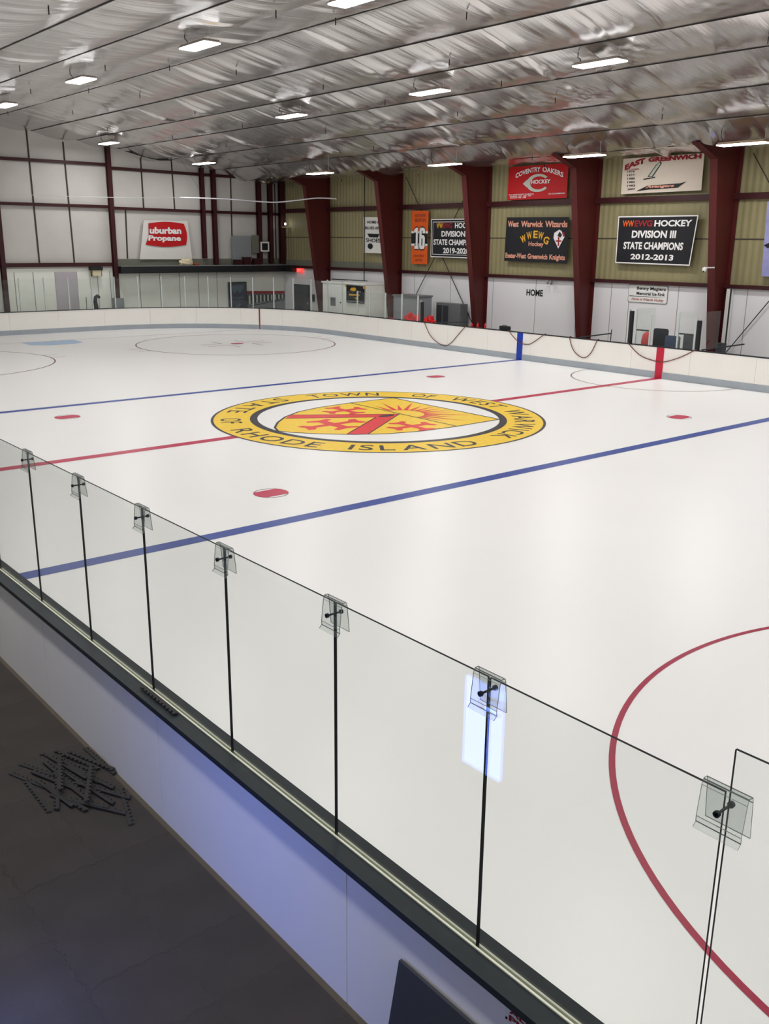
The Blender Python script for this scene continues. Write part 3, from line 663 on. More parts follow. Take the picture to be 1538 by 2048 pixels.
# ================================================================== BANNERS AND SIGNS
def surface(plane, TL, TR, BL_, BR, X, ripple=0.004):
    def fn(p, q, d):
        a = TL[0]*(1-p)*q+TR[0]*p*q+BL_[0]*(1-p)*(1-q)+BR[0]*p*(1-q)
        z = TL[1]*(1-p)*q+TR[1]*p*q+BL_[1]*(1-p)*(1-q)+BR[1]*p*(1-q)
        off = X-d-ripple*(0.5+0.5*math.sin(p*9+q*2))
        return (off, a, z) if plane == 'x' else (a, off, z)
    return fn
def sheet(fn, nu=26, nv=6, th=0.008):
    b = MB()
    for d in (-th, 0.0):
        vs = [fn(i/nu, j/nv, d) for j in range(nv+1) for i in range(nu+1)]
        fs = [(j*(nu+1)+i, j*(nu+1)+i+1, (j+1)*(nu+1)+i+1, (j+1)*(nu+1)+i) for j in range(nv) for i in range(nu)]
        b.add(vs, fs)
    n = (nu+1)*(nv+1); rim = [i for i in range(nu+1)]+[j*(nu+1)+nu for j in range(1, nv+1)]+[nv*(nu+1)+i for i in range(nu-1, -1, -1)]+[j*(nu+1) for j in range(nv-1, 0, -1)]
    k = len(rim); b.f += [(rim[i], rim[(i+1) % k], n+rim[(i+1) % k], n+rim[i]) for i in range(k)]; b.mi += [0]*k
    return b
def banner(name, lab, cat, plane, TL, TR, BL_, BR, X, mt, grp=None, ripple=0.004):
    fn = surface(plane, TL, TR, BL_, BR, X, ripple)
    c = fn(0.5, 0.0, 0); t = thing(name, c, lab, cat, grp)
    sheet(fn).build('cloth', M[mt], t)
    for p in (0.02, 0.98):
        q = Vector(fn(p, 0.985, -0.004)); e = Vector((WX, q.y, q.z+0.03)) if plane == 'x' else Vector((q.x, EY, q.z+0.03))
        if X > 15 or plane == 'y': MB().tube([q, e], 0.004, 5).build('tie_cord', M['rod'], t)
    return t, fn
D = 0.016
def words(t, fn, items, mt, nm='lettering', d=D, bold=0.02, shear=0.0):
    for it in items:
        b = MB(); fit(b, it[0], it[1:5], fn, d, bold=bold, shear=shear); o = b.build(nm, M[mt], t)
    return o
def shapes(t, fn, polys, mt, nm, d=D-0.004):
    b = MB()
    for i, p in enumerate(polys): flat(b, p, fn, d+i*0.0004)
    return b.build(nm, M[mt], t)
XB = 16.56
# crimson banner
t, fn = banner('hockey_banner', 'crimson banner with a big white letter C high between two columns', 'banner', 'x', (11.15, 7.86), (7.75, 7.86), (11.17, 6.46), (7.75, 6.46), XB, 'ban_red')
for s_, u0, u1 in (('COVENTRY', 0.13, 0.55), ('OAKERS', 0.585, 0.93)):
    b = MB(); fit(b, s_, (u0, u1, 0.80, 0.945), fn, D, bold=0.03, warp=lambda u, v: (u, v-1.15*(u-0.5)**2)); b.build('lettering', M['t_white'], t)
words(t, fn, [('HOCKEY', 0.41, 0.73, 0.45, 0.57)], 't_white', d=D+0.004, bold=0.03)
words(t, fn, [('R.I.I.L STATE HOCKEY CHAMPIONS', 0.03, 0.46, 0.14, 0.175), ('DIVISION  1972  1980  1984', 0.05, 0.42, 0.09, 0.125), ('DIVISION 1986  1988', 0.05, 0.33, 0.045, 0.08), ('DIV. III CHAMPIONS', 0.71, 0.97, 0.12, 0.16)], 't_white', 'small_lettering')
b = MB()
cu, cv, ru, rv = 0.52, 0.475, 0.195, 0.265
def Cring():
    out = []; inn = []
    for k in range(41):
        a = math.radians(38+(322-38)*k/40); out.append((cu+ru*1.0*math.cos(a), cv+rv*math.sin(a)))
    for k in range(41):
        a = math.radians(322-(322-38)*k/40); inn.append((cu+0.012+ru*0.72*math.cos(a), cv+rv*0.72*math.sin(a)))
    return out, inn
o_, i_ = Cring(); n = 40
for k in range(n): flat(b, [o_[k], o_[k+1], i_[40-k-1], i_[40-k]], fn, D)
flat(b, [(cu-ru*0.93, cv+rv*0.45), (cu-ru*1.32, cv), (cu-ru*0.93, cv-rv*0.45), (cu-ru*0.78, cv-rv*0.3), (cu-ru*0.74, cv), (cu-ru*0.78, cv+rv*0.3)], fn, D+0.0005)
o = b.build('letter_emblem', M['t_ash'], t)
# off-white banner with years
t, fn = banner('hockey_banner', 'off-white banner listing championship years beside a sword, top right', 'banner', 'x', (4.97, 7.86), (1.35, 7.86), (4.96, 6.53), (1.33, 6.56), XB, 'ban_white')
b = MB(); fit(b, 'EAST', (0.03, 0.29, 0.83, 0.99), fn, D, bold=0.06, warp=lambda u, v: (u, v-1.2*max(0, 0.3-u)**1.5)); b.build('title_lettering', M['t_crimson'], t)
words(t, fn, [('GREENWICH', 0.33, 0.97, 0.86, 0.99)], 't_crimson', 'title_lettering', bold=0.06); words(t, fn, [('STATE CHAMPS', 0.03, 0.22, 0.665, 0.705)], 't_crimson', 'small_lettering')
words(t, fn, [(s_, 0.065+0.004*i, 0.165+0.004*i, 0.60-0.1*i-0.0, 0.655-0.1*i) for i, s_ in enumerate(('1976', '1977', '1980', '1982', '1983', '2007'))], 't_black', 'years_lettering')
shapes(t, fn, [[(0.335, 0.45), (0.40, 0.44), (0.50, 0.80), (0.485, 0.86), (0.435, 0.78)], [(0.28, 0.40), (0.43, 0.44), (0.43, 0.41), (0.29, 0.37)], [(0.2, 0.06), (0.34, 0.2), (0.74, 0.22), (0.82, 0.26), (0.72, 0.1), (0.36, 0.09)]], 't_black', 'dark_emblem', d=D)
shapes(t, fn, [[(0.352, 0.46), (0.39, 0.455), (0.487, 0.79), (0.478, 0.83), (0.443, 0.77)]], 't_ash', 'sword_blade', d=D+0.004)
words(t, fn, [('Avengers', 0.32, 0.68, 0.11, 0.21)], 't_salmon', 'script_lettering', d=D+0.006, bold=0.05, shear=0.25)
# black banner with gold lettering
t, fn = banner('hockey_banner', 'black banner with salmon and gold serif words and a shield', 'banner', 'x', (11.15, 5.72), (7.55, 5.69), (11.2, 3.82), (7.5, 3.77), XB, 'ban_black')
words(t, fn, [('West', 0.03, 0.21, 0.78, 0.92), ('Warwick', 0.25, 0.61, 0.78, 0.92), ('Wizards', 0.64, 0.985, 0.78, 0.92), ('Exeter-West', 0.02, 0.36, 0.07, 0.19), ('Greenwich', 0.385, 0.70, 0.07, 0.19), ('Knights', 0.73, 0.97, 0.04, 0.19)], 't_salmon', 'title_lettering', bold=0.035)
b = MB()
arc_text(b, 'WWEWG', 0.5, 0.1, 0.48, 122, 58, 0.0, fn, D) if False else None
for ch, u, v, r in (('W', 0.30, 0.52, 0.5), ('W', 0.395, 0.60, 0.2), ('E', 0.495, 0.625, 0.0), ('W', 0.58, 0.60, -0.2), ('G', 0.67, 0.50, -0.45)):
    vs, fs = glyphs(ch, 0.03); us = [p[0] for p in vs]; mu = (min(us)+max(us))/2; w_ = max(us)-min(us)
    sc_u = 0.085/max(w_, 0.55)
    out = []
    for p in vs:
        x_ = (p[0]-mu)*sc_u; y_ = (p[1]/0.72-0.5)*0.16
        c_, s_ = math.cos(r*0.8), math.sin(r*0.8); out.append(fn(u+x_*c_-y_*0.55*s_, v+x_*1.8*s_+y_*c_, D))
    b.add(out, fs)
b.build('arched_lettering', M['t_gold'], t)
words(t, fn, [('Hockey', 0.39, 0.63, 0.33, 0.46)], 't_salmon', 'subtitle_lettering', bold=0.03)
shapes(t, fn, [[(0.78, 0.55), (0.79, 0.66), (0.865, 0.73), (0.945, 0.66), (0.95, 0.58), (0.86, 0.32)]], 't_white', 'shield_emblem', d=D)
shapes(t, fn, [[(0.85, 0.38), (0.872, 0.38), (0.872, 0.58), (0.85, 0.58)], [(0.815, 0.5), (0.905, 0.5), (0.905, 0.47), (0.82, 0.47)], [(0.90, 0.70), (0.945, 0.66), (0.95, 0.58), (0.93, 0.58)]], 't_crimson', 'shield_cross', d=D+0.004)
shapes(t, fn, [[(0.84, 0.60), (0.87, 0.69), (0.91, 0.62), (0.89, 0.56)]], 't_black', 'shield_field', d=D+0.004)
# champions banners
def champions(lab, TL, TR, BL_, BR, year, w1, w2, serif):
    t, fn = banner('champions_banner', lab, 'banner', 'x', TL, TR, BL_, BR, XB-0.01, 'ban_black', 'champions banners')
    e = 0.012
    shapes(t, fn, [[(0, 0), (1, 0), (1-e, e*2), (e, e*2)], [(1, 0), (1, 1), (1-e, 1-e*2), (1-e, e*2)], [(1, 1), (0, 1), (e, 1-e*2), (1-e, 1-e*2)], [(0, 1), (0, 0), (e, e*2), (e, 1-e*2)]], 't_white', 'white_border', d=0.010)
    if serif:
        e2, e3 = 0.035, 0.042
        shapes(t, fn, [[(e2, e2*2), (1-e2, e2*2), (1-e3, e3*2), (e3, e3*2)], [(1-e2, e2*2), (1-e2, 1-e2*2), (1-e3, 1-e3*2), (1-e3, e3*2)], [(1-e2, 1-e2*2), (e2, 1-e2*2), (e3, 1-e3*2), (1-e3, 1-e3*2)], [(e2, 1-e2*2), (e2, e2*2), (e3, e3*2), (e3, 1-e3*2)]], 't_white', 'inner_border', d=0.010)
    return t, fn
t, fn = champions('black champions banner of 2012-2013 with a thin white border', (4.98, 5.68), (1.33, 5.68), (4.97, 3.86), (1.50, 3.83), '', 0, 0, False)
words(t, fn, [('WW', 0.065, 0.215, 0.78, 0.91)], 't_orange', 'orange_lettering', bold=0.035)
words(t, fn, [('EWG', 0.225, 0.455, 0.78, 0.91)], 't_crimson', 'crimson_lettering', bold=0.035)
words(t, fn, [('HOCKEY', 0.48, 0.94, 0.78, 0.91), ('DIVISION III', 0.2, 0.77, 0.545, 0.70), ('STATE CHAMPIONS', 0.10, 0.88, 0.305, 0.46), ('2012-2013', 0.21, 0.78, 0.09, 0.21)], 't_white', 'white_lettering', bold=0.035)
t, fn = champions('black champions banner of 2019 with a double white border behind a column', (16.2, 5.7), (12.75, 5.69), (16.19, 3.9), (12.72, 3.88), '', 0, 0, True)
words(t, fn, [('WW', 0.115, 0.245, 0.76, 0.9)], 't_gold', 'gold_lettering', bold=0.035)
words(t, fn, [('EWG', 0.255, 0.435, 0.76, 0.9)], 't_crimson', 'crimson_lettering', bold=0.035)
words(t, fn, [('HOCKEY', 0.49, 0.90, 0.76, 0.9), ('DIVISION III', 0.22, 0.82, 0.54, 0.69), ('STATE CHAMPIONS', 0.06, 0.94, 0.325, 0.475), ('2019-2020', 0.26, 0.78, 0.105, 0.255)], 't_white', 'white_lettering', bold=0.035)
# orange number banner
t, fn = banner('number_banner', 'narrow orange banner with a white number 16 on a black band', 'banner', 'x', (17.73, 6.12), (16.48, 6.1), (17.72, 3.54), (16.52, 3.54), 16.60, 'orange', ripple=0.004)
shapes(t, fn, [[(0, 0.345), (1, 0.345), (1, 0.62), (0, 0.62)]], 't_white', 'white_band', d=0.010)
shapes(t, fn, [[(0, 0.385), (1, 0.385), (1, 0.58), (0, 0.58)]], 't_black', 'black_band', d=0.013)
words(t, fn, [('MATTHEW', 0.2, 0.85, 0.88, 0.94), ('BURTON', 0.22, 0.85, 0.79, 0.86), ('JAN 2002', 0.15, 0.8, 0.12, 0.18), ('CAPTAIN', 0.25, 0.7, 0.05, 0.10)], 't_rust', 'small_lettering', bold=0.03)
b = MB()   # block digits 1 and 6
def block(polys, d):
    for q in polys: flat(b, q, fn, d)
one = [[(0.20, 0.285), (0.46, 0.285), (0.46, 0.345), (0.40, 0.345), (0.40, 0.685), (0.28, 0.685), (0.17, 0.64), (0.17, 0.585), (0.28, 0.60), (0.28, 0.345), (0.20, 0.345)]]
block(one, 0.017)
six = [[(0.50, 0.33), (0.55, 0.285), (0.78, 0.285), (0.84, 0.33), (0.84, 0.50), (0.78, 0.545), (0.64, 0.545), (0.64, 0.625), (0.70, 0.625), (0.70, 0.58), (0.84, 0.58), (0.84, 0.64), (0.78, 0.685), (0.55, 0.685), (0.50, 0.64)]]
block(six, 0.017); b.build('number_digits', M['t_white'], t)
b = MB(); stroke(b, one[0]+one[0][:1], 0.045, fn, 0.015); stroke(b, six[0]+six[0][:1], 0.045, fn, 0.0155); b.build('digit_outline', M['t_black'], t)
b = MB(); flat(b, [(0.64, 0.35), (0.70, 0.35), (0.70, 0.485), (0.64, 0.485)], fn, 0.021); b.build('digit_counter', M['t_black'], t)
# pale banner partly behind a column
t, fn = banner('club_banner', 'white banner with grey words partly behind a column, left of the orange banner', 'banner', 'x', (21.62, 5.87), (19.9, 5.84), (21.6, 4.03), (19.9, 4.01), 16.56, 'ban_cloth', ripple=0.004)
words(t, fn, [('HOME OF', 0.2, 0.9, 0.82, 0.90), ('BLUES AND', 0.1, 0.95, 0.66, 0.74), ('SHOES', 0.14, 0.84, 0.30, 0.41)], 't_black', 'lettering', bold=0.02)
shapes(t, fn, [[(0.2, 0.54), (0.8, 0.54), (0.74, 0.44), (0.3, 0.44)], disc(0.35, 0.19, 0.13, 0.08)], 't_black', 'dark_emblem', d=D)
# lilac banner at the right edge
t, fn = banner('picture_banner', 'lilac and white picture banner cut by the right edge', 'banner', 'x', (-1.36, 6.1), (-3.4, 6.1), (-1.46, 3.54), (-3.5, 3.5), XB, 'ban_lilac')
shapes(t, fn, [[(0.0, 0.42), (0.06, 0.44), (0.3, 0.52), (0.3, 0.46), (0.08, 0.38)]], 't_black', 'dark_mark', d=D)
# HOME lettering fixed to the white wall
fnw = lambda u, v, d: (WX-0.06-d, u, v)
b = MB(); b_v = []
fit(b, 'HOME', (0, 1, 0, 1), lambda p, q, d: (WX-0.066, 9.9+(8.92-9.9)*p, 2.32+0.29*q), 0, bold=0.035)
n0 = len(b.v); b.v += [(p[0]+0.008, p[1], p[2]) for p in b.v[:n0]]
o = b.build('wall_lettering', M['t_black'], loc=(WX-0.066, 9.4, 2.3)); tag(o, 'black word HOME lettered on the white wall', 'lettering')
# memorial sign
t = thing('memorial_sign', (WX-0.09, 3.4, 2.34), 'white sign with black serif words on the white wall above the penalty box', 'sign')
def sgn(p, q, d): return (WX-0.09-d, 4.34+(2.47-4.34)*p, 2.33+0.705*q)
def rrect(u0, u1, v0, v1, ru, rv):
    out = []
    for cu_, cv_, a0 in ((u1-ru, v1-rv, 0), (u0+ru, v1-rv, 90), (u0+ru, v0+rv, 180), (u1-ru, v0+rv, 270)):
        for k in range(5): a = math.radians(a0+k*22.5); out.append((cu_+ru*math.cos(a), cv_+rv*math.sin(a)))
    return out
b = MB(); b.prism(rrect(0, 1, 0, 1, 0.04, 0.1), sgn, -0.03, -0.002); b.build('sign_rim', M['midgrey'], t)
b = MB(); b.prism(rrect(0.012, 0.988, 0.03, 0.97, 0.04, 0.1), sgn, -0.01, 0.002); b.build('sign_face', M['white'], t)
for s_, bx in (('Benny Magiera', (0.22, 0.95, 0.67, 0.90)), ('Memorial Ice Rink', (0.22, 0.94, 0.43, 0.61))):
    b = MB(); fit(b, s_, bx, sgn, 0.006, bold=0.03); b.build('sign_lettering', M['t_black'], t)
b = MB(); flat(b, [(0.04, 0.375), (0.5, 0.365), (0.96, 0.36), (0.5, 0.335), (0.04, 0.335)], sgn, 0.006); b.build('sign_rule', M['t_black'], t)
b = MB(); fit(b, 'Home of Wizards Hockey', (0.1, 0.92, 0.08, 0.27), sgn, 0.006, bold=0.02, shear=0.3); b.build('script_lettering', M['t_rust'], t)
# propane banner on the end wall
t, fn = banner('sponsor_banner', 'white cloth banner with a red rounded sponsor badge on the end wall', 'banner', 'y', (7.72, 5.6), (10.34, 5.62), (7.35, 3.56), (10.54, 3.55), EY-0.2, 'ban_cloth', ripple=0.008)
top = [(0.10+0.80*k/12, 0.925+0.045*math.sin(PI*k/12)) for k in range(13)]; rgt = [(0.90+0.045*math.sin(PI*k/8), 0.925-0.545*k/8) for k in range(1, 9)]
bot = [(0.90-0.82*k/12, 0.38-0.055*math.sin(PI*k/12)) for k in range(1, 13)]; lft = [(0.08, 0.39), (0.13, 0.6)]
shapes(t, fn, [top+rgt+bot+lft], 'ban_red', 'red_badge', d=0.05)
words(t, fn, [('uburban', 0.135, 0.82, 0.66, 0.83), ('Propane', 0.12, 0.80, 0.44, 0.62)], 't_white', 'lettering', d=0.07, bold=0.045)

# ================================================================== END WALL ITEMS
t = thing('wall_shelf', (11.5, 29.35, 2.85), 'long dark shelf on the end wall below the propane banner', 'shelf')
MB().box(5.98, 16.74, 29.0, EY-0.14, 2.84, 3.2).box(16.35, 16.74, 28.2, 29.0, 2.84, 3.2).build('shelf_fascia', M['black'], t)
MB().box(5.98, 16.55, 28.99, 29.02, 3.20, 3.235).build('shelf_lip', M['midgrey'], t)
def crumple(name, c, r, mt, lab, cat, seed, sq=(1, 1, 1), grp=None):
    rg = random.Random(seed); b = MB(); n, mlt = 14, 9; vs = []
    for j in range(mlt+1):
        for i in range(n):
            th = PI*j/mlt; ph = 2*PI*i/n; rr_ = r*(1+rg.uniform(-0.22, 0.22)*(0 < j < mlt))
            vs.append((c[0]+sq[0]*rr_*math.sin(th)*math.cos(ph), c[1]+sq[1]*rr_*math.sin(th)*math.sin(ph), max(c[2], c[2]+sq[2]*rr_*(0.75+math.cos(th)))))
    fs = [(j*n+i, j*n+(i+1) % n, (j+1)*n+(i+1) % n, (j+1)*n+i) for j in range(mlt) for i in range(n)]
    b.add(vs, fs); o = b.build(name, M[mt], loc=c); return tag(o, lab, cat, grp)
crumple('paper_bag', (10.0, 29.3, 3.22), 0.27, 'cream', 'crumpled cream bag lying on the dark shelf', 'bag', 1, (1.6, 0.8, 0.75))
crumple('cloth_scrap', (10.6, 29.3, 3.22), 0.12, 't_rust', 'small rusty cloth scrap right of the cream bag on the shelf', 'cloth', 4, (1.5, 1, 0.6))
o = MB().box(13.05, 14.35, 29.42, 29.46, 3.45, 4.85).build('sheet_board', M['midgrey'], loc=(13.7, 29.44, 3.45)); tag(o, 'grey sheet board propped on the shelf, left of the small framed picture', 'board')
o = MB().box(14.4, 15.0, 29.40, 29.43, 3.9, 4.9).build('sheet_board', M['flash'], loc=(14.7, 29.41, 3.9)); tag(o, 'tan sheet board behind the small framed picture', 'board')
t = thing('framed_picture', (15.2, 29.3, 3.98), 'small dark picture in a white square frame above the shelf', 'picture')
b = MB(); b.box(14.93, 15.51, 29.3, 29.34, 3.98, 4.06); b.box(14.93, 15.51, 29.3, 29.34, 4.46, 4.54); b.box(14.93, 15.01, 29.3, 29.34, 4.06, 4.46); b.box(15.43, 15.51, 29.3, 29.34, 4.06, 4.46); b.build('picture_frame', M['white'], t)
MB().box(15.01, 15.43, 29.32, 29.34, 4.06, 4.46).build('picture_panel', M['black'], t)
rg = random.Random(9)
for k, (x, h) in enumerate(((13.3, 0.28), (13.9, 0.42), (14.6, 0.35))):
    t = thing('storage_crate', (x, 29.3, 3.22), ['low dark crate on the shelf below the grey sheet board', 'taller dark crate in the middle of the shelf clutter', 'dark crate on the shelf below the framed picture'][k], 'crate', 'dark crates on the shelf')
    b = MB(); b.box(x-0.24, x+0.24, 29.12, 29.4, 3.22, 3.22+h); b.build('crate_body', M['steel_dark'], t)
    b = MB(); b.box(x-0.26, x+0.26, 29.1, 29.42, 3.22+h, 3.25+h); b.build('crate_rim', M['black'], t)
t = thing('spot_lamp', (16.55, 29.0, 5.45), 'small bright lamp in the building corner', 'lamp')
b = MB(); b.lathe((16.45, 28.95, 5.50), [(0.03, 0), (0.05, 0.04), (0.05, 0.1), (0.02, 0.14)], 10); b.build('lamp_bulb', M['diffuser'], t)
MB().box(16.25, 16.80, 28.9, 29.02, 5.36, 5.42).build('lamp_bracket', M['cream'], t)
# poster, mural, door, exit sign
t = thing('wall_poster', (13.2, 29.5, 0.6), 'dark blue-grey poster on the pale end wall left of the mural', 'poster')
MB().box(12.82, 13.92, 29.50, 29.54, 0.6, 2.2).build('poster_sheet', M['poster'], t)
b = MB(); b.box(12.76, 12.82, 29.48, 29.54, 0.6, 2.26); b.box(13.92, 13.98, 29.48, 29.54, 0.6, 2.26); b.box(12.82, 13.92, 29.48, 29.54, 2.2, 2.26); b.build('poster_frame', M['black'], t)
b = MB(); pf = lambda u, v, d: (u, 29.498-d, v)
flat(b, [(12.95, 2.05), (13.8, 2.1), (13.7, 1.8), (13.5, 1.62), (13.35, 1.78), (13.15, 1.6), (13.0, 1.8)], pf, 0.001)
flat(b, [(13.2, 0.65), (13.5, 0.65), (13.47, 0.85), (13.6, 0.98), (13.38, 1.05), (13.3, 0.92), (13.15, 0.85)], pf, 0.001)
for k in range(5): flat(b, [(13.0+0.15*k, 1.40), (13.10+0.15*k, 1.42), (13.1+0.15*k, 1.30), (13.0+0.15*k, 1.28)], pf, 0.001)
b.build('poster_print', M['slate'], t)
t = thing('wall_mural', (15.6, 29.55, 0.6), 'grey and dark striped mural with a red band on the end wall', 'mural')
mf = lambda u, v, d: (u, 29.56-d, v)
b = MB(); b.prism([(14.05, 0.5), (16.75, 0.5), (16.75, 1.66), (14.05, 1.72)], mf, -0.03, 0.0); b.build('mural_board', M['midgrey'], t)
b = MB(); flat(b, [(14.05, 1.55), (16.74, 1.50), (16.74, 1.66), (14.05, 1.72)], mf, 0.004); b.build('red_band', M['t_crimson'], t)
b = MB(); flat(b, [(14.05, 0.92), (16.74, 1.22), (16.74, 1.48), (14.05, 1.53)], mf, 0.004); flat(b, [(14.05, 0.80), (16.74, 1.13), (16.74, 1.18), (14.05, 0.86)], mf, 0.004); b.build('dark_band', M['charcoal'], t)
b = MB()
for k in range(10):
    u = 14.15+k*0.26; b_ = 0.95+0.11*(u-14.05); flat(b, [(u, b_), (u+0.11, b_+0.01), (u+0.11, 1.46), (u, 1.47)], mf, 0.008)
b.build('pale_bars', M['t_ash'], t)
t = thing('dark_door', (17.0, 29.2, FZ), 'dark grey door below the red exit sign in the far corner', 'door')
DYy = 27.4
# the door stands in the banner wall just left of the corner column
t.location = (16.7, 27.7, FZ)
MB().box(16.68, 16.735, 26.98, 28.42, FZ, 2.06).build('door_leaf', M['charcoal'], t)
b = MB(); b.box(16.66, 16.74, 26.92, 26.98, FZ, 2.12); b.box(16.66, 16.74, 28.42, 28.48, FZ, 2.12); b.box(16.66, 16.74, 26.98, 28.42, 2.06, 2.12); b.build('door_frame', M['black'], t)
MB().box(16.65, 16.68, 27.06, 27.1, 1.0, 1.12).build('door_handle', M['alu'], t)
t = thing('exit_sign', (16.68, 27.8, 2.83), 'glowing red exit sign above the dark corner door', 'sign')
MB().box(16.60, 16.735, 27.55, 28.06, 2.82, 3.05).build('sign_box', M['exit'], t)
b = MB(); fit(b, 'EXIT', (0.12, 0.88, 0.2, 0.8), lambda p, q, d: (16.597-d, 28.06-0.51*p, 2.82+0.23*q), 0.0, bold=0.03); b.build('sign_lettering', M['t_white'], t)
t = thing('wall_phone', (16.68, 26.55, 1.2), 'small dark box on the wall right of the corner door', 'box')
MB().box(16.66, 16.735, 26.42, 26.68, 1.2, 1.6).build('box_body', M['black'], t)
t = thing('wall_heater', (4.7, 29.5, 2.65), 'cream wall heater hanging under the lower girt', 'heater')
MB().box(4.52, 4.98, 29.3, EY-0.16, 2.72, 3.02).build('heater_body', M['cream'], t); MB().box(4.44, 5.06, 29.25, EY-0.16, 3.02, 3.2).build('heater_hood', M['black'], t)
b = MB(); b.bar((4.47, 29.4, 2.7), (4.47, 29.4, 3.02), 0.04, 0.04); b.bar((5.03, 29.4, 2.7), (5.03, 29.4, 3.02), 0.04, 0.04); b.build('heater_bracket', M['charcoal'], t)
b = MB(); b.tube([(4.35, 28.75, FZ), (4.34, 28.75, 1.1), (4.30, 28.75, 1.45), (4.33, 28.75, 1.66), (4.42, 28.75, 1.74), (4.52, 28.74, 1.68), (4.53, 28.73, 1.6)], [0.13, 0.12, 0.10, 0.095, 0.09, 0.08, 0.03], 12)
o = b.build('covered_hook', M['black'], smooth=True, loc=(4.35, 28.75, FZ)); tag(o, 'black hooked covered stand behind the end boards', 'stand')
o = MB().tube([(3.72, 28.6, FZ), (3.76, 28.6, 1.7)], 0.018).build('dark_pole', M['rod'], loc=(3.72, 28.6, FZ)); tag(o, 'thin dark pole left of the black hooked stand', 'pole')

# ================================================================== FAR SIDE ITEMS
t = thing('white_booth', (15.6, 20.3, FZ), 'white booth against the banner wall between two columns', 'booth')
MB().box(14.62, 16.5, 18.95, 22.7, FZ, 2.46).build('booth_wall', M['lower_end'], t); MB().box(14.56, 16.5, 18.9, 22.75, 2.46, 2.54).build('booth_roof', M['white'], t)
d_ = MB().box(14.585, 14.62, 20.95, 22.2, FZ, 2.36).build('booth_door', M['white'], t)
MB().box(14.575, 14.59, 21.5, 21.95, 1.28, 1.72).build('door_window', M['grey'], d_); MB().box(14.555, 14.59, 21.02, 21.07, 1.45, 1.52).build('door_handle', M['black'], d_)
t, fn = banner('booth_banner', 'black and gold banner with yellow corners pinned on the white booth', 'banner', 'x', (20.5, 2.42), (18.98, 2.40), (20.5, 1.54), (19.02, 1.54), 14.55, 'ban_black', ripple=0.008)
shapes(t, fn, [[(0.22, 0.72), (0.3, 0.86), (0.52, 0.9), (0.6, 0.76), (0.45, 0.66)], [(0.15, 0.5), (0.75, 0.52), (0.8, 0.44), (0.2, 0.4)], [(0.45, 0.3), (0.7, 0.34), (0.62, 0.2)], [(-0.03, 0.85), (0.03, 0.88), (0.03, 1.03), (-0.03, 1.03)], [(0.96, 0.85), (1.06, 0.88), (1.04, 1.03), (0.95, 1.03)]], 't_gold', 'gold_print', d=0.03)
shapes(t, fn, [[(0.62, 0.7), (0.85, 0.72), (0.86, 0.62), (0.6, 0.64)], [(0.02, 0.12), (0.98, 0.12), (0.98, 0.04), (0.02, 0.04)]], 'grey', 'grey_print', d=0.03)
t = thing('storage_cabinet', (14.9, 15.7, FZ), 'low grey cabinet behind the short glass beside the red bundles', 'cabinet')
MB().box(14.5, 15.5, 14.9, 16.6, FZ, 2.05).build('cabinet_body', M['midgrey'], t); MB().box(14.46, 15.54, 14.86, 16.64, 2.05, 2.12).build('cabinet_top', M['grey'], t)
t = thing('metal_locker', (16.2, 14.3, FZ), 'grey louvred locker against the white wall below the black banner', 'locker')
MB().box(16.0, 16.5, 13.42, 15.3, FZ, 1.76).build('locker_body', M['grey'], t)
MB().box(15.985, 16.0, 15.1, 15.3, FZ, 1.78).build('locker_side', M['white'], t)
b = MB()
for k in range(2):
    b.box(15.97, 16.0, 14.25+k*0.45, 14.6+k*0.45, 0.3, 1.65)
b.build('locker_door', M['charcoal'], t)
for k, (x, y, r, sd) in enumerate(((13.9, 14.6, 0.30, 11), (13.8, 13.9, 0.31, 12), (13.9, 13.25, 0.28, 13), (13.7, 15.85, 0.26, 14))):
    t_z = 0.82
    crumple('red_bundle', (x, y, t_z), r, 'red', ['red bundle behind the short glass left of the padded post', 'largest bright red bundle right of the padded post', 'red bundle at the right end of the red heap', 'low red bundle seen through the short glass farther left'][k], 'bundle', sd, (0.9, 1.1, 0.95 if k < 3 else 0.5), 'red bundles on the players bench')
t = thing('players_bench', (13.9, 14.4, FZ), 'long pale bench behind the far boards carrying the red bundles', 'bench')
MB().box(13.45, 14.3, 12.9, 16.3, 0.76, 0.82).build('bench_seat', M['lower_end'], t)
for y in (13.1, 14.6, 16.1): MB().box(13.6, 14.2, y-0.03, y+0.03, FZ, 0.76).build('bench_leg', M['grey'], t)
def cone_bottle(y, lab, h):
    t = thing('water_bottle', (13.0, y, BT), lab, 'bottle', 'red bottles on the board cap')
    b = MB(); b.lathe((13.0, y, BT), [(0.045, 0), (0.045, h*0.65), (0.03, h*0.78)], 12); b.build('bottle_body', M['red'], t)
    b = MB(); b.lathe((13.0, y, BT+h*0.78), [(0.025, 0), (0.025, h*0.12), (0.01, h*0.22)], 10); b.build('bottle_cap', M['red'], t)
for y, lab, h in ((9.58, 'left one of three small red bottles on the board cap', 0.16), (9.22, 'middle one of three small red bottles on the board cap', 0.2), (8.77, 'right one of three small red bottles on the board cap', 0.22)): cone_bottle(y, lab, h)
t = thing('puck_case', (13.05, 7.68, BT), 'small black case standing on the far boards left of the blue stripe', 'case')
b = MB(); b.prism(rrect(7.42, 7.94, BT, BT+0.17, 0.06, 0.05), lambda u, v, d: (13.05+d, u, v), -0.07, 0.07); b.build('case_body', M['black'], t)
MB().tube([(13.05, 7.55, BT+0.16), (13.05, 7.6, BT+0.2), (13.05, 7.76, BT+0.2), (13.05, 7.81, BT+0.16)], 0.012).build('case_handle', M['charcoal'], t)
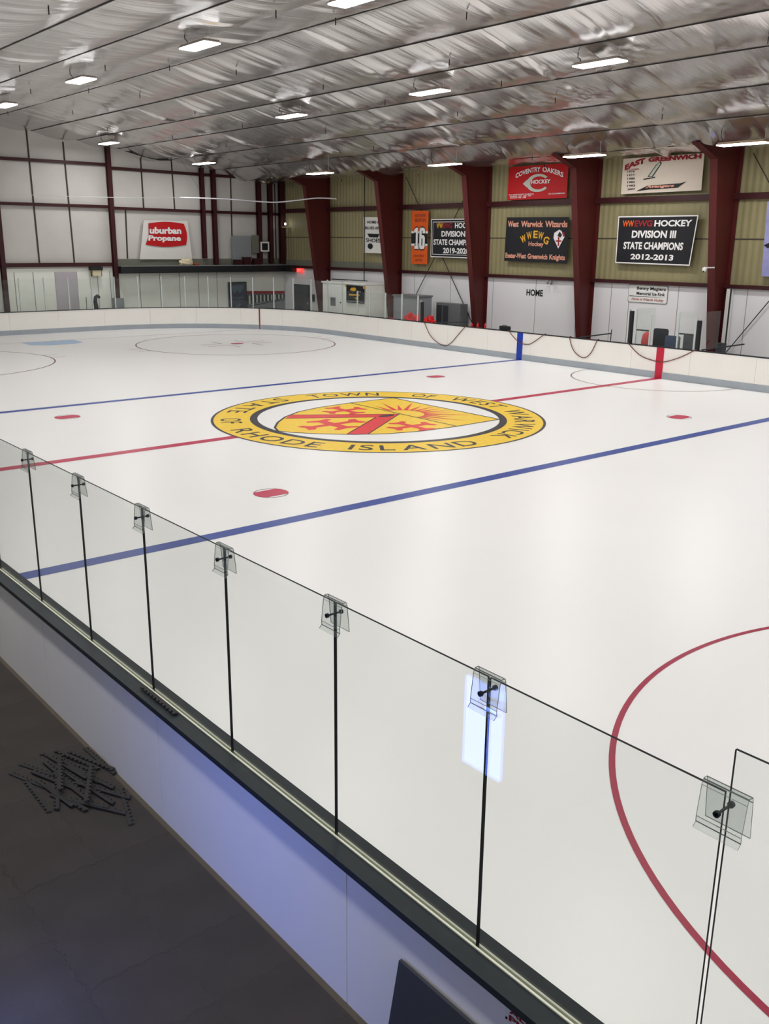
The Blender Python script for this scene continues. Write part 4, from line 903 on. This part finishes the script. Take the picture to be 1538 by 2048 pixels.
# rope loops hung over the far boards
def loop(pts, lab):
    P = [Vector((ST-0.035-0.012*0, y, z)) for y, z in pts]; out = []
    P = [Vector((ST+0.06, P[0].y, BT+0.012)), Vector((ST-0.04, P[0].y, BT-0.0))]+P[1:-1]+[Vector((ST-0.04, P[-1].y, BT)), Vector((ST+0.06, P[-1].y, BT+0.012))]
    n = len(P)
    for i in range(n-1):
        p0, p1, p2, p3 = P[max(i-1, 0)], P[i], P[i+1], P[min(i+2, n-1)]
        for k in range(8):
            t = k/8; out.append(0.5*((2*p1)+(p2-p0)*t+(2*p0-5*p1+4*p2-p3)*t*t+(3*p1-p0-3*p2+p3)*t**3))
    out.append(P[-1])
    for q in out: q.x = min(q.x, ST-0.04) if q.z < BT-0.005 else q.x
    o = MB().tube(out, 0.016, 8).build('rope_loop', M['rope'], smooth=True, loc=P[0]); tag(o, lab, 'rope', 'brown rope loops on the far boards')
loop([(12.5, BT), (12.14, 0.62), (11.7, 0.33), (11.13, 0.18), (10.7, 0.36), (10.21, 0.8), (9.85, BT)], 'brown rope loop hanging deepest, left of the red bottles')
loop([(7.29, BT), (6.95, 0.85), (6.6, 0.69), (6.3, 0.66), (6.0, 0.74), (5.4, BT)], 'brown rope loop drooping across the blue stripe')
loop([(4.1, BT), (3.98, 0.8), (3.76, 0.55), (3.37, 0.41), (3.05, 0.60), (2.77, BT)], 'narrow brown rope loop between the blue and red stripes')
loop([(1.36, BT), (0.85, 0.76), (0.3, 0.62), (-0.2, 0.61), (-0.81, 0.82), (-1.38, BT)], 'wide shallow brown rope loop across the red stripe')
# penalty box
def side_glass(y, x1, z1, lab):
    o = MB().box(ST+0.12, x1, y-0.006, y+0.006, BT, z1).build('rink_glass', M['glass_far'], loc=(ST+0.12, y, BT)); tag(o, lab, 'glass pane')
side_glass(1.22, 14.2, 2.36, 'clear side pane at the left of the penalty box')
side_glass(-1.52, 14.05, 2.42, 'clear side pane in front of the red column right of the penalty box')
o = MB().box(ST+0.04, ST+0.052, -1.26, -0.62, BT, 2.38).build('rink_glass', M['glass_far'], loc=(ST+0.046, -0.94, BT)); tag(o, 'clear front pane at the right of the penalty box', 'glass pane')
o = MB().box(ST+0.04, ST+0.052, 0.56, 1.14, BT, 2.42).build('rink_glass', M['glass_far'], loc=(ST+0.046, 0.85, BT)); tag(o, 'clear front pane at the left of the penalty box', 'glass pane')
for y, z, x, lab in ((1.16, 2.36, ST+0.05, 'pale left post of the penalty box'), (0.54, 2.2, ST+0.05, 'pale post left of the dark chairs'), (-0.6, 2.34, ST+0.05, 'pale post right of the dark chairs'), (-1.27, 2.22, ST+0.05, 'pale post beside the right padded post')):
    tag(MB().box(x-0.025, x+0.025, y-0.025, y+0.025, BT, z).build('glass_stanchion', M['alu'], loc=(x, y, BT)), lab, 'post', 'penalty box posts')
for y0, y1, lab in ((0.6, 1.12, 'short black rail across the left penalty box pane'), (-1.24, -0.64, 'short black rail across the right penalty box pane')):
    tag(MB().box(ST+0.055, ST+0.10, y0, y1, 1.60, 1.65).build('sill_rail', M['black'], loc=(ST+0.08, y0, 1.6)), lab, 'rail')
t = thing('white_conduit', (16.2, -1.15, FZ), 'white pipe column with a dark edge right of the penalty box column', 'pipe')
MB().box(16.46, 16.7, -0.36, -0.21, FZ, 3.05).build('conduit_cover', M['white'], t); MB().box(16.46, 16.52, -0.39, -0.36, FZ, 3.05).build('conduit_edge', M['black'], t)
def chair(x, y, rz, mt, lab, seat=0.62, top=1.6):
    t = thing('office_chair', (x, y, FZ), lab, 'chair')
    b = MB(); b.prism(rrect(-0.24, 0.24, -0.24, 0.24, 0.06, 0.06), lambda u, v, d: (x+u, y+v, seat+d), -0.07, 0.0); b.build('seat', M[mt], t)
    b = MB(); b.prism(rrect(-0.30, 0.30, seat+0.12, top, 0.08, 0.08), lambda u, v, d: (x-0.24-d, y+u, v), -0.03, 0.05); b.build('backrest', M[mt], t)
    MB().tube([(x-0.22, y, seat-0.05), (x-0.25, y, seat+0.25)], 0.03).build('back_bar', M['grey'], t)
    MB().tube([(x, y, 0.1), (x, y, seat-0.06)], 0.035).build('gas_column', M['grey'], t)
    b = MB()
    for k in range(5): a = 2*PI*k/5; b.bar((x, y, 0.1), (x+0.3*math.cos(a), y+0.3*math.sin(a), 0.05), 0.05, 0.04)
    b.build('star_base', M['black'], t)
chair(14.5, 0.95, 0, 'charcoal', 'dark grey chair with a tall back in the penalty box', 0.68, 1.62)
chair(14.3, 0.30, 0, 'slate', 'slate blue chair right of the dark grey chair in the penalty box', 0.6, 1.42)
chair(14.4, -0.30-0.1, 0, 'charcoal', 'dark chair behind the right penalty box pane', 0.6, 1.52)
t = thing('red_jacket', (14.2, 1.55, 0.9), 'red jacket hung behind the left penalty box pane', 'jacket')
b = MB(); b.tube([(14.2, 1.55, 0.7), (14.2, 1.55, 1.1), (14.2, 1.53, 1.35), (14.2, 1.52, 1.46)], [0.14, 0.17, 0.14, 0.05], 12); b.build('jacket_body', M['red'], t, smooth=True)
MB().tube([(14.2, 1.55, FZ), (14.2, 1.55, 0.75)], 0.025).build('jacket_stand', M['rod'], t)
for a, b_, lab in (((13.06, 3.75, 1.14), (14.3, 3.25, 1.26), 'thin dark door bar left of the penalty box'), ((13.06, -1.55, 1.14), (14.6, -2.2, 1.3), 'thin dark door bar right of the penalty box'), ((13.06, 11.9, 1.14), (14.3, 11.1, 1.16), 'thin dark door bar right of the red bundles')):
    tag(MB().bar(a, b_, 0.06, 0.04).build('door_bar', M['charcoal'], loc=a), lab, 'bar')
tag(MB().tube([(13.5, 2.65, FZ), (13.5, 2.62, 1.5)], 0.016).build('dark_pole', M['rod'], loc=(13.5, 2.65, FZ)), 'thin dark pole left of the penalty box', 'pole')
tag(MB().box(16.0, 16.28, -0.55, -0.27, FZ, 1.1).build('equipment_box', M['charcoal'], loc=(16.14, -0.4, FZ)), 'small dark box at the foot of the white pipe', 'box')
t = thing('security_camera', (14.95, -0.2, 3.75), 'white dome camera on the red column right of the champions banner', 'camera')
b = MB(); b.lathe((14.86, -0.2, 3.72), [(0.02, -0.06), (0.06, -0.03), (0.075, 0.02), (0.08, 0.1)], 12); b.build('camera_housing', M['white'], t)
b = MB(); b.lathe((14.83, -0.2, 3.66), [(0.015, 0), (0.035, 0.02), (0.04, 0.05)], 10); b.build('camera_lens', M['black'], t)
MB().box(14.86, 15.45, -0.24, -0.16, 3.80, 3.84).build('camera_arm', M['white'], t)
# spotlights pair under the girt
t = thing('twin_floodlight', (16.5, 8.4, 2.9), 'small grey twin floodlight under the girt right of the wall word', 'lamp')
for s_ in (-1, 1):
    b = MB(); b.tube([(16.52, 8.36+s_*0.09, 3.0), (16.46, 8.36+s_*0.12, 2.9)], [0.03, 0.06], 10); b.build('lamp_head', M['grey'], t)
MB().box(16.5, 16.56, 8.28, 8.44, 3.0, 3.06).build('lamp_bracket', M['grey'], t)

# ================================================================== SUSPENDED CABLE
cp = [(-0.9, 27.5, 6.58), (5.2, 27.5, 6.62), (8.83, 27.5, 6.74), (11.55, 27.45, 6.76), (13.2, 27.2, 6.70), (14.2, 26.5, 6.66), (14.9, 25.4, 6.76), (15.4, 24.3, 6.86), (15.65, 22.8, 6.80)]
def catm(P, m_=8):
    P = [Vector(p) for p in P]; out = []; n = len(P)
    for i in range(n-1):
        p0, p1, p2, p3 = P[max(i-1, 0)], P[i], P[i+1], P[min(i+2, n-1)]
        for k in range(m_):
            t = k/m_; out.append(0.5*((2*p1)+(p2-p0)*t+(2*p0-5*p1+4*p2-p3)*t*t+(3*p1-p0-3*p2+p3)*t**3))
    out.append(P[-1]); return out
t = thing('net_cable', (8, 27.5, 6.6), 'pale wavy cable strung across the end of the hall', 'cable')
allp = catm(cp)
MB().tube(allp[:17], 0.012, 6).build('thin_wire', M['alu'], t); MB().tube(allp[16:], 0.035, 8).build('cable_sleeve', M['cable_white'], t, smooth=True)
b = MB(); b.tube([allp[-1], (15.7, 22.7, 7.9)], 0.005, 5); b.tube([allp[20], (8.9, 27.5, 8.8)], 0.005, 5); b.build('hanging_wire', M['rod'], t)

# ================================================================== LAMPS
def lamp(x, y, z, lab, group, L=1.25, W=0.44, power=1.0):
    t = thing('high_bay_lamp', (x, y, z), lab, 'lamp', group)
    MB().box(x-W/2, x+W/2, y-L/2, y+L/2, z, z+0.03).build('diffuser', M['diffuser'], t)
    b = MB(); b.box(x-W/2-0.015, x+W/2+0.015, y-L/2-0.015, y+L/2+0.015, z+0.03, z+0.06); b.box(x-0.1, x+0.1, y-L/2+0.2, y+L/2-0.2, z+0.06, z+0.12); b.build('housing', M['amber'] if x > 8 else M['housing'], t)
    b = MB()
    for k in range(7): b.box(x-W/2+0.02+k*(W-0.05)/6, x-W/2+0.035+k*(W-0.05)/6, y-L/2+0.02, y+L/2-0.02, z+0.06, z+0.10)
    b.build('cooling_fins', M['housing'], t)
    b = MB(); top = roof(x)-0.05
    b.tube([(x, y+L/2-0.1, z+0.1), (x-0.05, y+L/2-0.1, z+0.2), (x-0.08, y+L/2-0.05, (z+top)/2+0.05), (x-0.08, y+L/2-0.05, top)], 0.012, 6); b.build('power_cord', M['rod'], t)
    b = MB(); b.tube([(x, y-L/2+0.1, z+0.1), (x, y-L/2+0.1, top)], 0.005, 5); b.build('hanging_wire', M['alu'], t)
    ld = bpy.data.lights.new('lamp_light', 'AREA'); ld.shape = 'RECTANGLE'; ld.size = W; ld.size_y = L; ld.energy = LAMP_W*power; ld.color = (1.0, 0.985, 0.96); ld.spread = PI
    lo_ = bpy.data.objects.new('lamp_light', ld); C.objects.link(lo_); lo_.parent = t; lo_.location = (0, 0, -0.012)
LV = [(-3.39, -3.32, 9.15, 'bright hanging lamp cut by the top edge of the picture'), (-3.5, 2.75, 9.13, 'hanging lamp at upper left with a curved black cord, second of its row'),
 (-3.63, 9.73, 9.12, 'hanging lamp at the left with a curved black cord, third of its row'), (-3.3, 17.4, 9.18, 'small hanging lamp at the left edge'),
 (4.75, -2.95, 8.98, 'hanging lamp at upper right beside crumpled foil'), (4.81, 3.53, 8.98, 'hanging lamp above the middle of the ceiling, left of the upper right lamp'),
 (4.88, 11.14, 8.97, 'hanging lamp left of centre in the middle row'),
 (13.28, -2.13, 7.7, 'long lamp at the right edge over the penalty box column'), (13.18, 4.2, 7.7, 'long lamp right of the crimson banner'), (12.85, 11.39, 7.75, 'long lamp at the top of the column right of the orange banner'),
 (12.04, 19.3, 7.72, 'long lamp in front of the far corner columns'), (9.64, 26.24, 8.4, 'small lamp above the red column pair on the end wall'), (4.48, 26.17, 9.02, 'small lamp over the left end wall column')]
for x, y, z, lab in LV: lamp(x, y, z, lab, 'hanging lamps', L=1.25 if x < 4 else (1.4 if x < 8 else 1.65), power=0.4 if y > 19 and x > 8 else (0.85 if x > 8 else 1.0))
for x in (-3.5, 4.8, 13.5):
    for y in (-11, -18.5, -25.5): lamp(x, y, roof(x)-0.85, 'hanging lamp outside the picture, behind the viewer', 'lamps behind the viewer')
for y in (-25, -18, -11, -4, 3, 10, 17): lamp(-14.7, y, roof(14.7)-0.45, 'added unseen lamp over the walkway, brightening the near boards', 'added lamps over the walkway', power=0.9)  # unseen row, added over the walkway to light the boards' outer face

# ================================================================== NEAR FLOOR: MATS AND FOAM STRIPS
def jig(n, seed):              # jigsaw edge from 0 to 1: list of (t, offset)
    out = []
    for k in range(n):
        t0 = (k+0.28)/n; t1 = (k+0.72)/n; s_ = 1 if (k+seed) % 2 else -1; d = 0.016*s_
        out += [(t0+0.07/n, 0), (t0-0.05/n, d), (t1+0.05/n, d), (t1-0.07/n, 0)]
    return out
MS = 0.592
mx = [-13.13-MS*k for k in range(4)]; my = [-8.66-MS*k for k in range(14)]
def mat_tile(i, j):
    x1, x0 = mx[i], mx[i+1] if i+1 < len(mx) else mx[i]-MS
    y1 = my[j]; y0 = y1-MS; g = 0.0007; n = 7
    P = []
    for t, d in [(0, 0)]+jig(n, 0): P.append((x0+(x1-x0)*t, y0+d+g))           # bottom
    for t, d in [(0, 0)]+jig(n, 1): P.append((x1+(d if i > 0 else 0)-g, y0+(y1-y0)*t))
    for t, d in [(1, 0)]+jig(n, 0)[::-1]: P.append((x0+(x1-x0)*t, y1+d-g))
    for t, d in [(1, 0)]+jig(n, 1)[::-1]: P.append((x0+d+g, y0+(y1-y0)*t))
    lift = rnd.uniform(0, 0.0012)
    b = MB(); b.prism(P, G, FZ, lift)
    o = b.build('foam_mat', M['mats'], loc=((x0+x1)/2, (y0+y1)/2, FZ))
    return tag(o, 'charcoal interlocking foam floor mat, one of many alike beside the near boards', 'floor mat', 'interlocked floor mats')
for i in range(4):
    for j in range(13): mat_tile(i, j)
def strip_mesh():
    n = 11; L = 0.60; w_ = 0.045; P = [(-L/2, -0.012), (-L/2+0.012, -w_/2), (L/2-0.012, -w_/2), (L/2, -0.012)]
    for k in range(n-1, -1, -1):
        c = -L/2+L*(k+0.5)/n; P += [(c+0.013, w_/2-0.016), (c+0.017, w_/2), (c-0.017, w_/2), (c-0.013, w_/2-0.016)]
    b = MB(); b.prism(P, G, 0.0, 0.012); return b
st = [(-13.83, -11.73, -13.62, -12.28), (-13.71, -11.63, -13.47, -12.17), (-13.77, -11.94, -13.78, -12.55), (-13.5, -11.57, -13.26, -12.12), (-13.73, -12.56, -13.50, -12.0), (-13.68, -11.84, -13.46, -12.40),
 (-13.69, -12.01, -13.6, -12.6), (-13.41, -11.83, -13.62, -12.38), (-13.24, -12.14, -13.53, -12.71), (-13.67, -12.15, -13.54, -12.72), (-13.68, -12.30, -13.38, -12.80), (-13.53, -11.75, -13.47, -12.34),
 (-13.53, -12.0, -13.46, -12.58), (-13.48, -11.86, -13.38, -12.44), (-13.40, -11.80, -13.28, -12.38), (-13.46, -11.68, -13.34, -12.26), (-13.38, -11.62, -13.2, -12.18), (-13.29, -11.72, -13.1, -12.28),
 (-13.14, -11.73, -13.11, -12.32), (-13.38, -11.98, -13.22, -12.55), (-13.42, -12.2, -13.32, -12.76), (-13.45, -12.25, -13.17, -12.78), (-13.58, -12.5, -13.32, -12.92), (-13.16, -12.56, -13.33, -13.13)]
slab = {0: 'black toothed foam strip at the far left of the pile', 1: 'black toothed foam strip second from the left tip of the pile', 2: 'black toothed foam strip sloping along the left front of the pile', 3: 'black toothed foam strip at the back of the pile, long and straight',
 8: 'black toothed foam strip lying on top across the right of the pile', 7: 'black toothed foam strip lying on top across the middle of the pile', 9: 'long black foam strip along the front of the pile', 18: 'black toothed foam strip lying against the boards behind the pile',
 22: 'black foam strip poking out of the pile toward the viewer', 23: 'black toothed foam strip lying apart right of the pile, toward the viewer', 10: 'short-looking black foam strip under the front of the pile', 4: 'black toothed foam strip steeply crossing the left front of the pile'}
proto = None
for k, (xa, ya, xb, yb) in enumerate(st):
    lab = slab.get(k, 'black toothed foam strip among the tangled middle of the pile')
    if proto is None: proto = strip_mesh().build('foam_strip', M['strip']); o = tag(proto, lab, 'foam strip', 'foam strips in the pile')
    else: o = copy_tree(proto, label=lab)
    a = math.atan2(yb-ya, xb-xa); flip = k in (3, 9, 2, 16, 17) 
    z = 0.002 if k in (0, 1, 2, 3, 18, 23) else 0.0142*(1+(k*5) % 5)
    if k in (7,): z = 0.072
    if k in (8,): z = 0.073
    o.location = ((xa+xb)/2, (ya+yb)/2, z); o.rotation_euler = (0, 0 if 0.01 > z or k in (7, 8) else rnd.uniform(-0.02, 0.02), a+(PI if flip else 0))
o = copy_tree(proto, label='black toothed foam strip lying on the dark cap rail against the glass'); o.location = (-13.055, -13.2, 1.068); o.rotation_euler = (0, 0, PI/2)
o['group'] = 'foam strip on the cap rail'
# leaning black panel and notice on the near boards
t = thing('leaning_panel', (-13.2, -16.9, 0.0), 'black panel leaning against the near boards at the bottom of the picture', 'panel')
b = MB(); b.prism([(-18.3, 0.002), (-16.17, 0.002), (-16.22, 0.70), (-18.25, 0.70)], lambda u, v, d: (-13.095-0.10*(0.7-v)-d, u, v), 0.0, 0.02); b.build('panel_sheet', M['charcoal'], t)
t = thing('rules_notice', (-13.09, -17.5, 0.4), 'white notice with red capitals screwed under the near cap rail', 'notice')
def nf(p, q, d): return (-13.082-d, -17.0-0.9*p, 0.45+0.55*q)
b = MB(); b.prism([(0, 0), (1, 0), (1, 1), (0, 1)], nf, 0.0, 0.006); b.build('notice_sheet', M['white'], t)
for i, s_ in enumerate(('ALL SPECTATORS', 'PLEASE KEEP', 'OFF THE GLASS')):
    b = MB(); fit(b, s_, (0.03, 0.03+0.055*len(s_), 0.88-0.085*i, 0.945-0.085*i), nf, 0.009, bold=0.03); b.build('notice_lettering', M['t_crimson'], t)
b = MB(); b.tube([nf(0.012, 0.8, 0.006), nf(0.012, 0.8, 0.012)], 0.006, 8); b.build('screw', M['bolt'], t)
# lit vending machine whose front is mirrored in the near glass
t = thing('vending_machine', (-15.5, -14.85, FZ), 'tall vending machine with a lit blue-white front, mirrored in the near glass', 'vending machine')
MB().box(-15.95, -15.17, -15.3, -14.38, 0.003, 1.85).build('machine_body', M['charcoal'], t)
MB().box(-15.17, -15.15, -14.86, -14.43, 0.28, 1.09).build('lit_front', M['screen'], t)
b = MB()
for k in range(3): b.box(-15.15, -15.145, -14.84, -14.6, 0.98-0.06*k, 1.005-0.06*k)
b.build('front_lettering', M['white'], t)
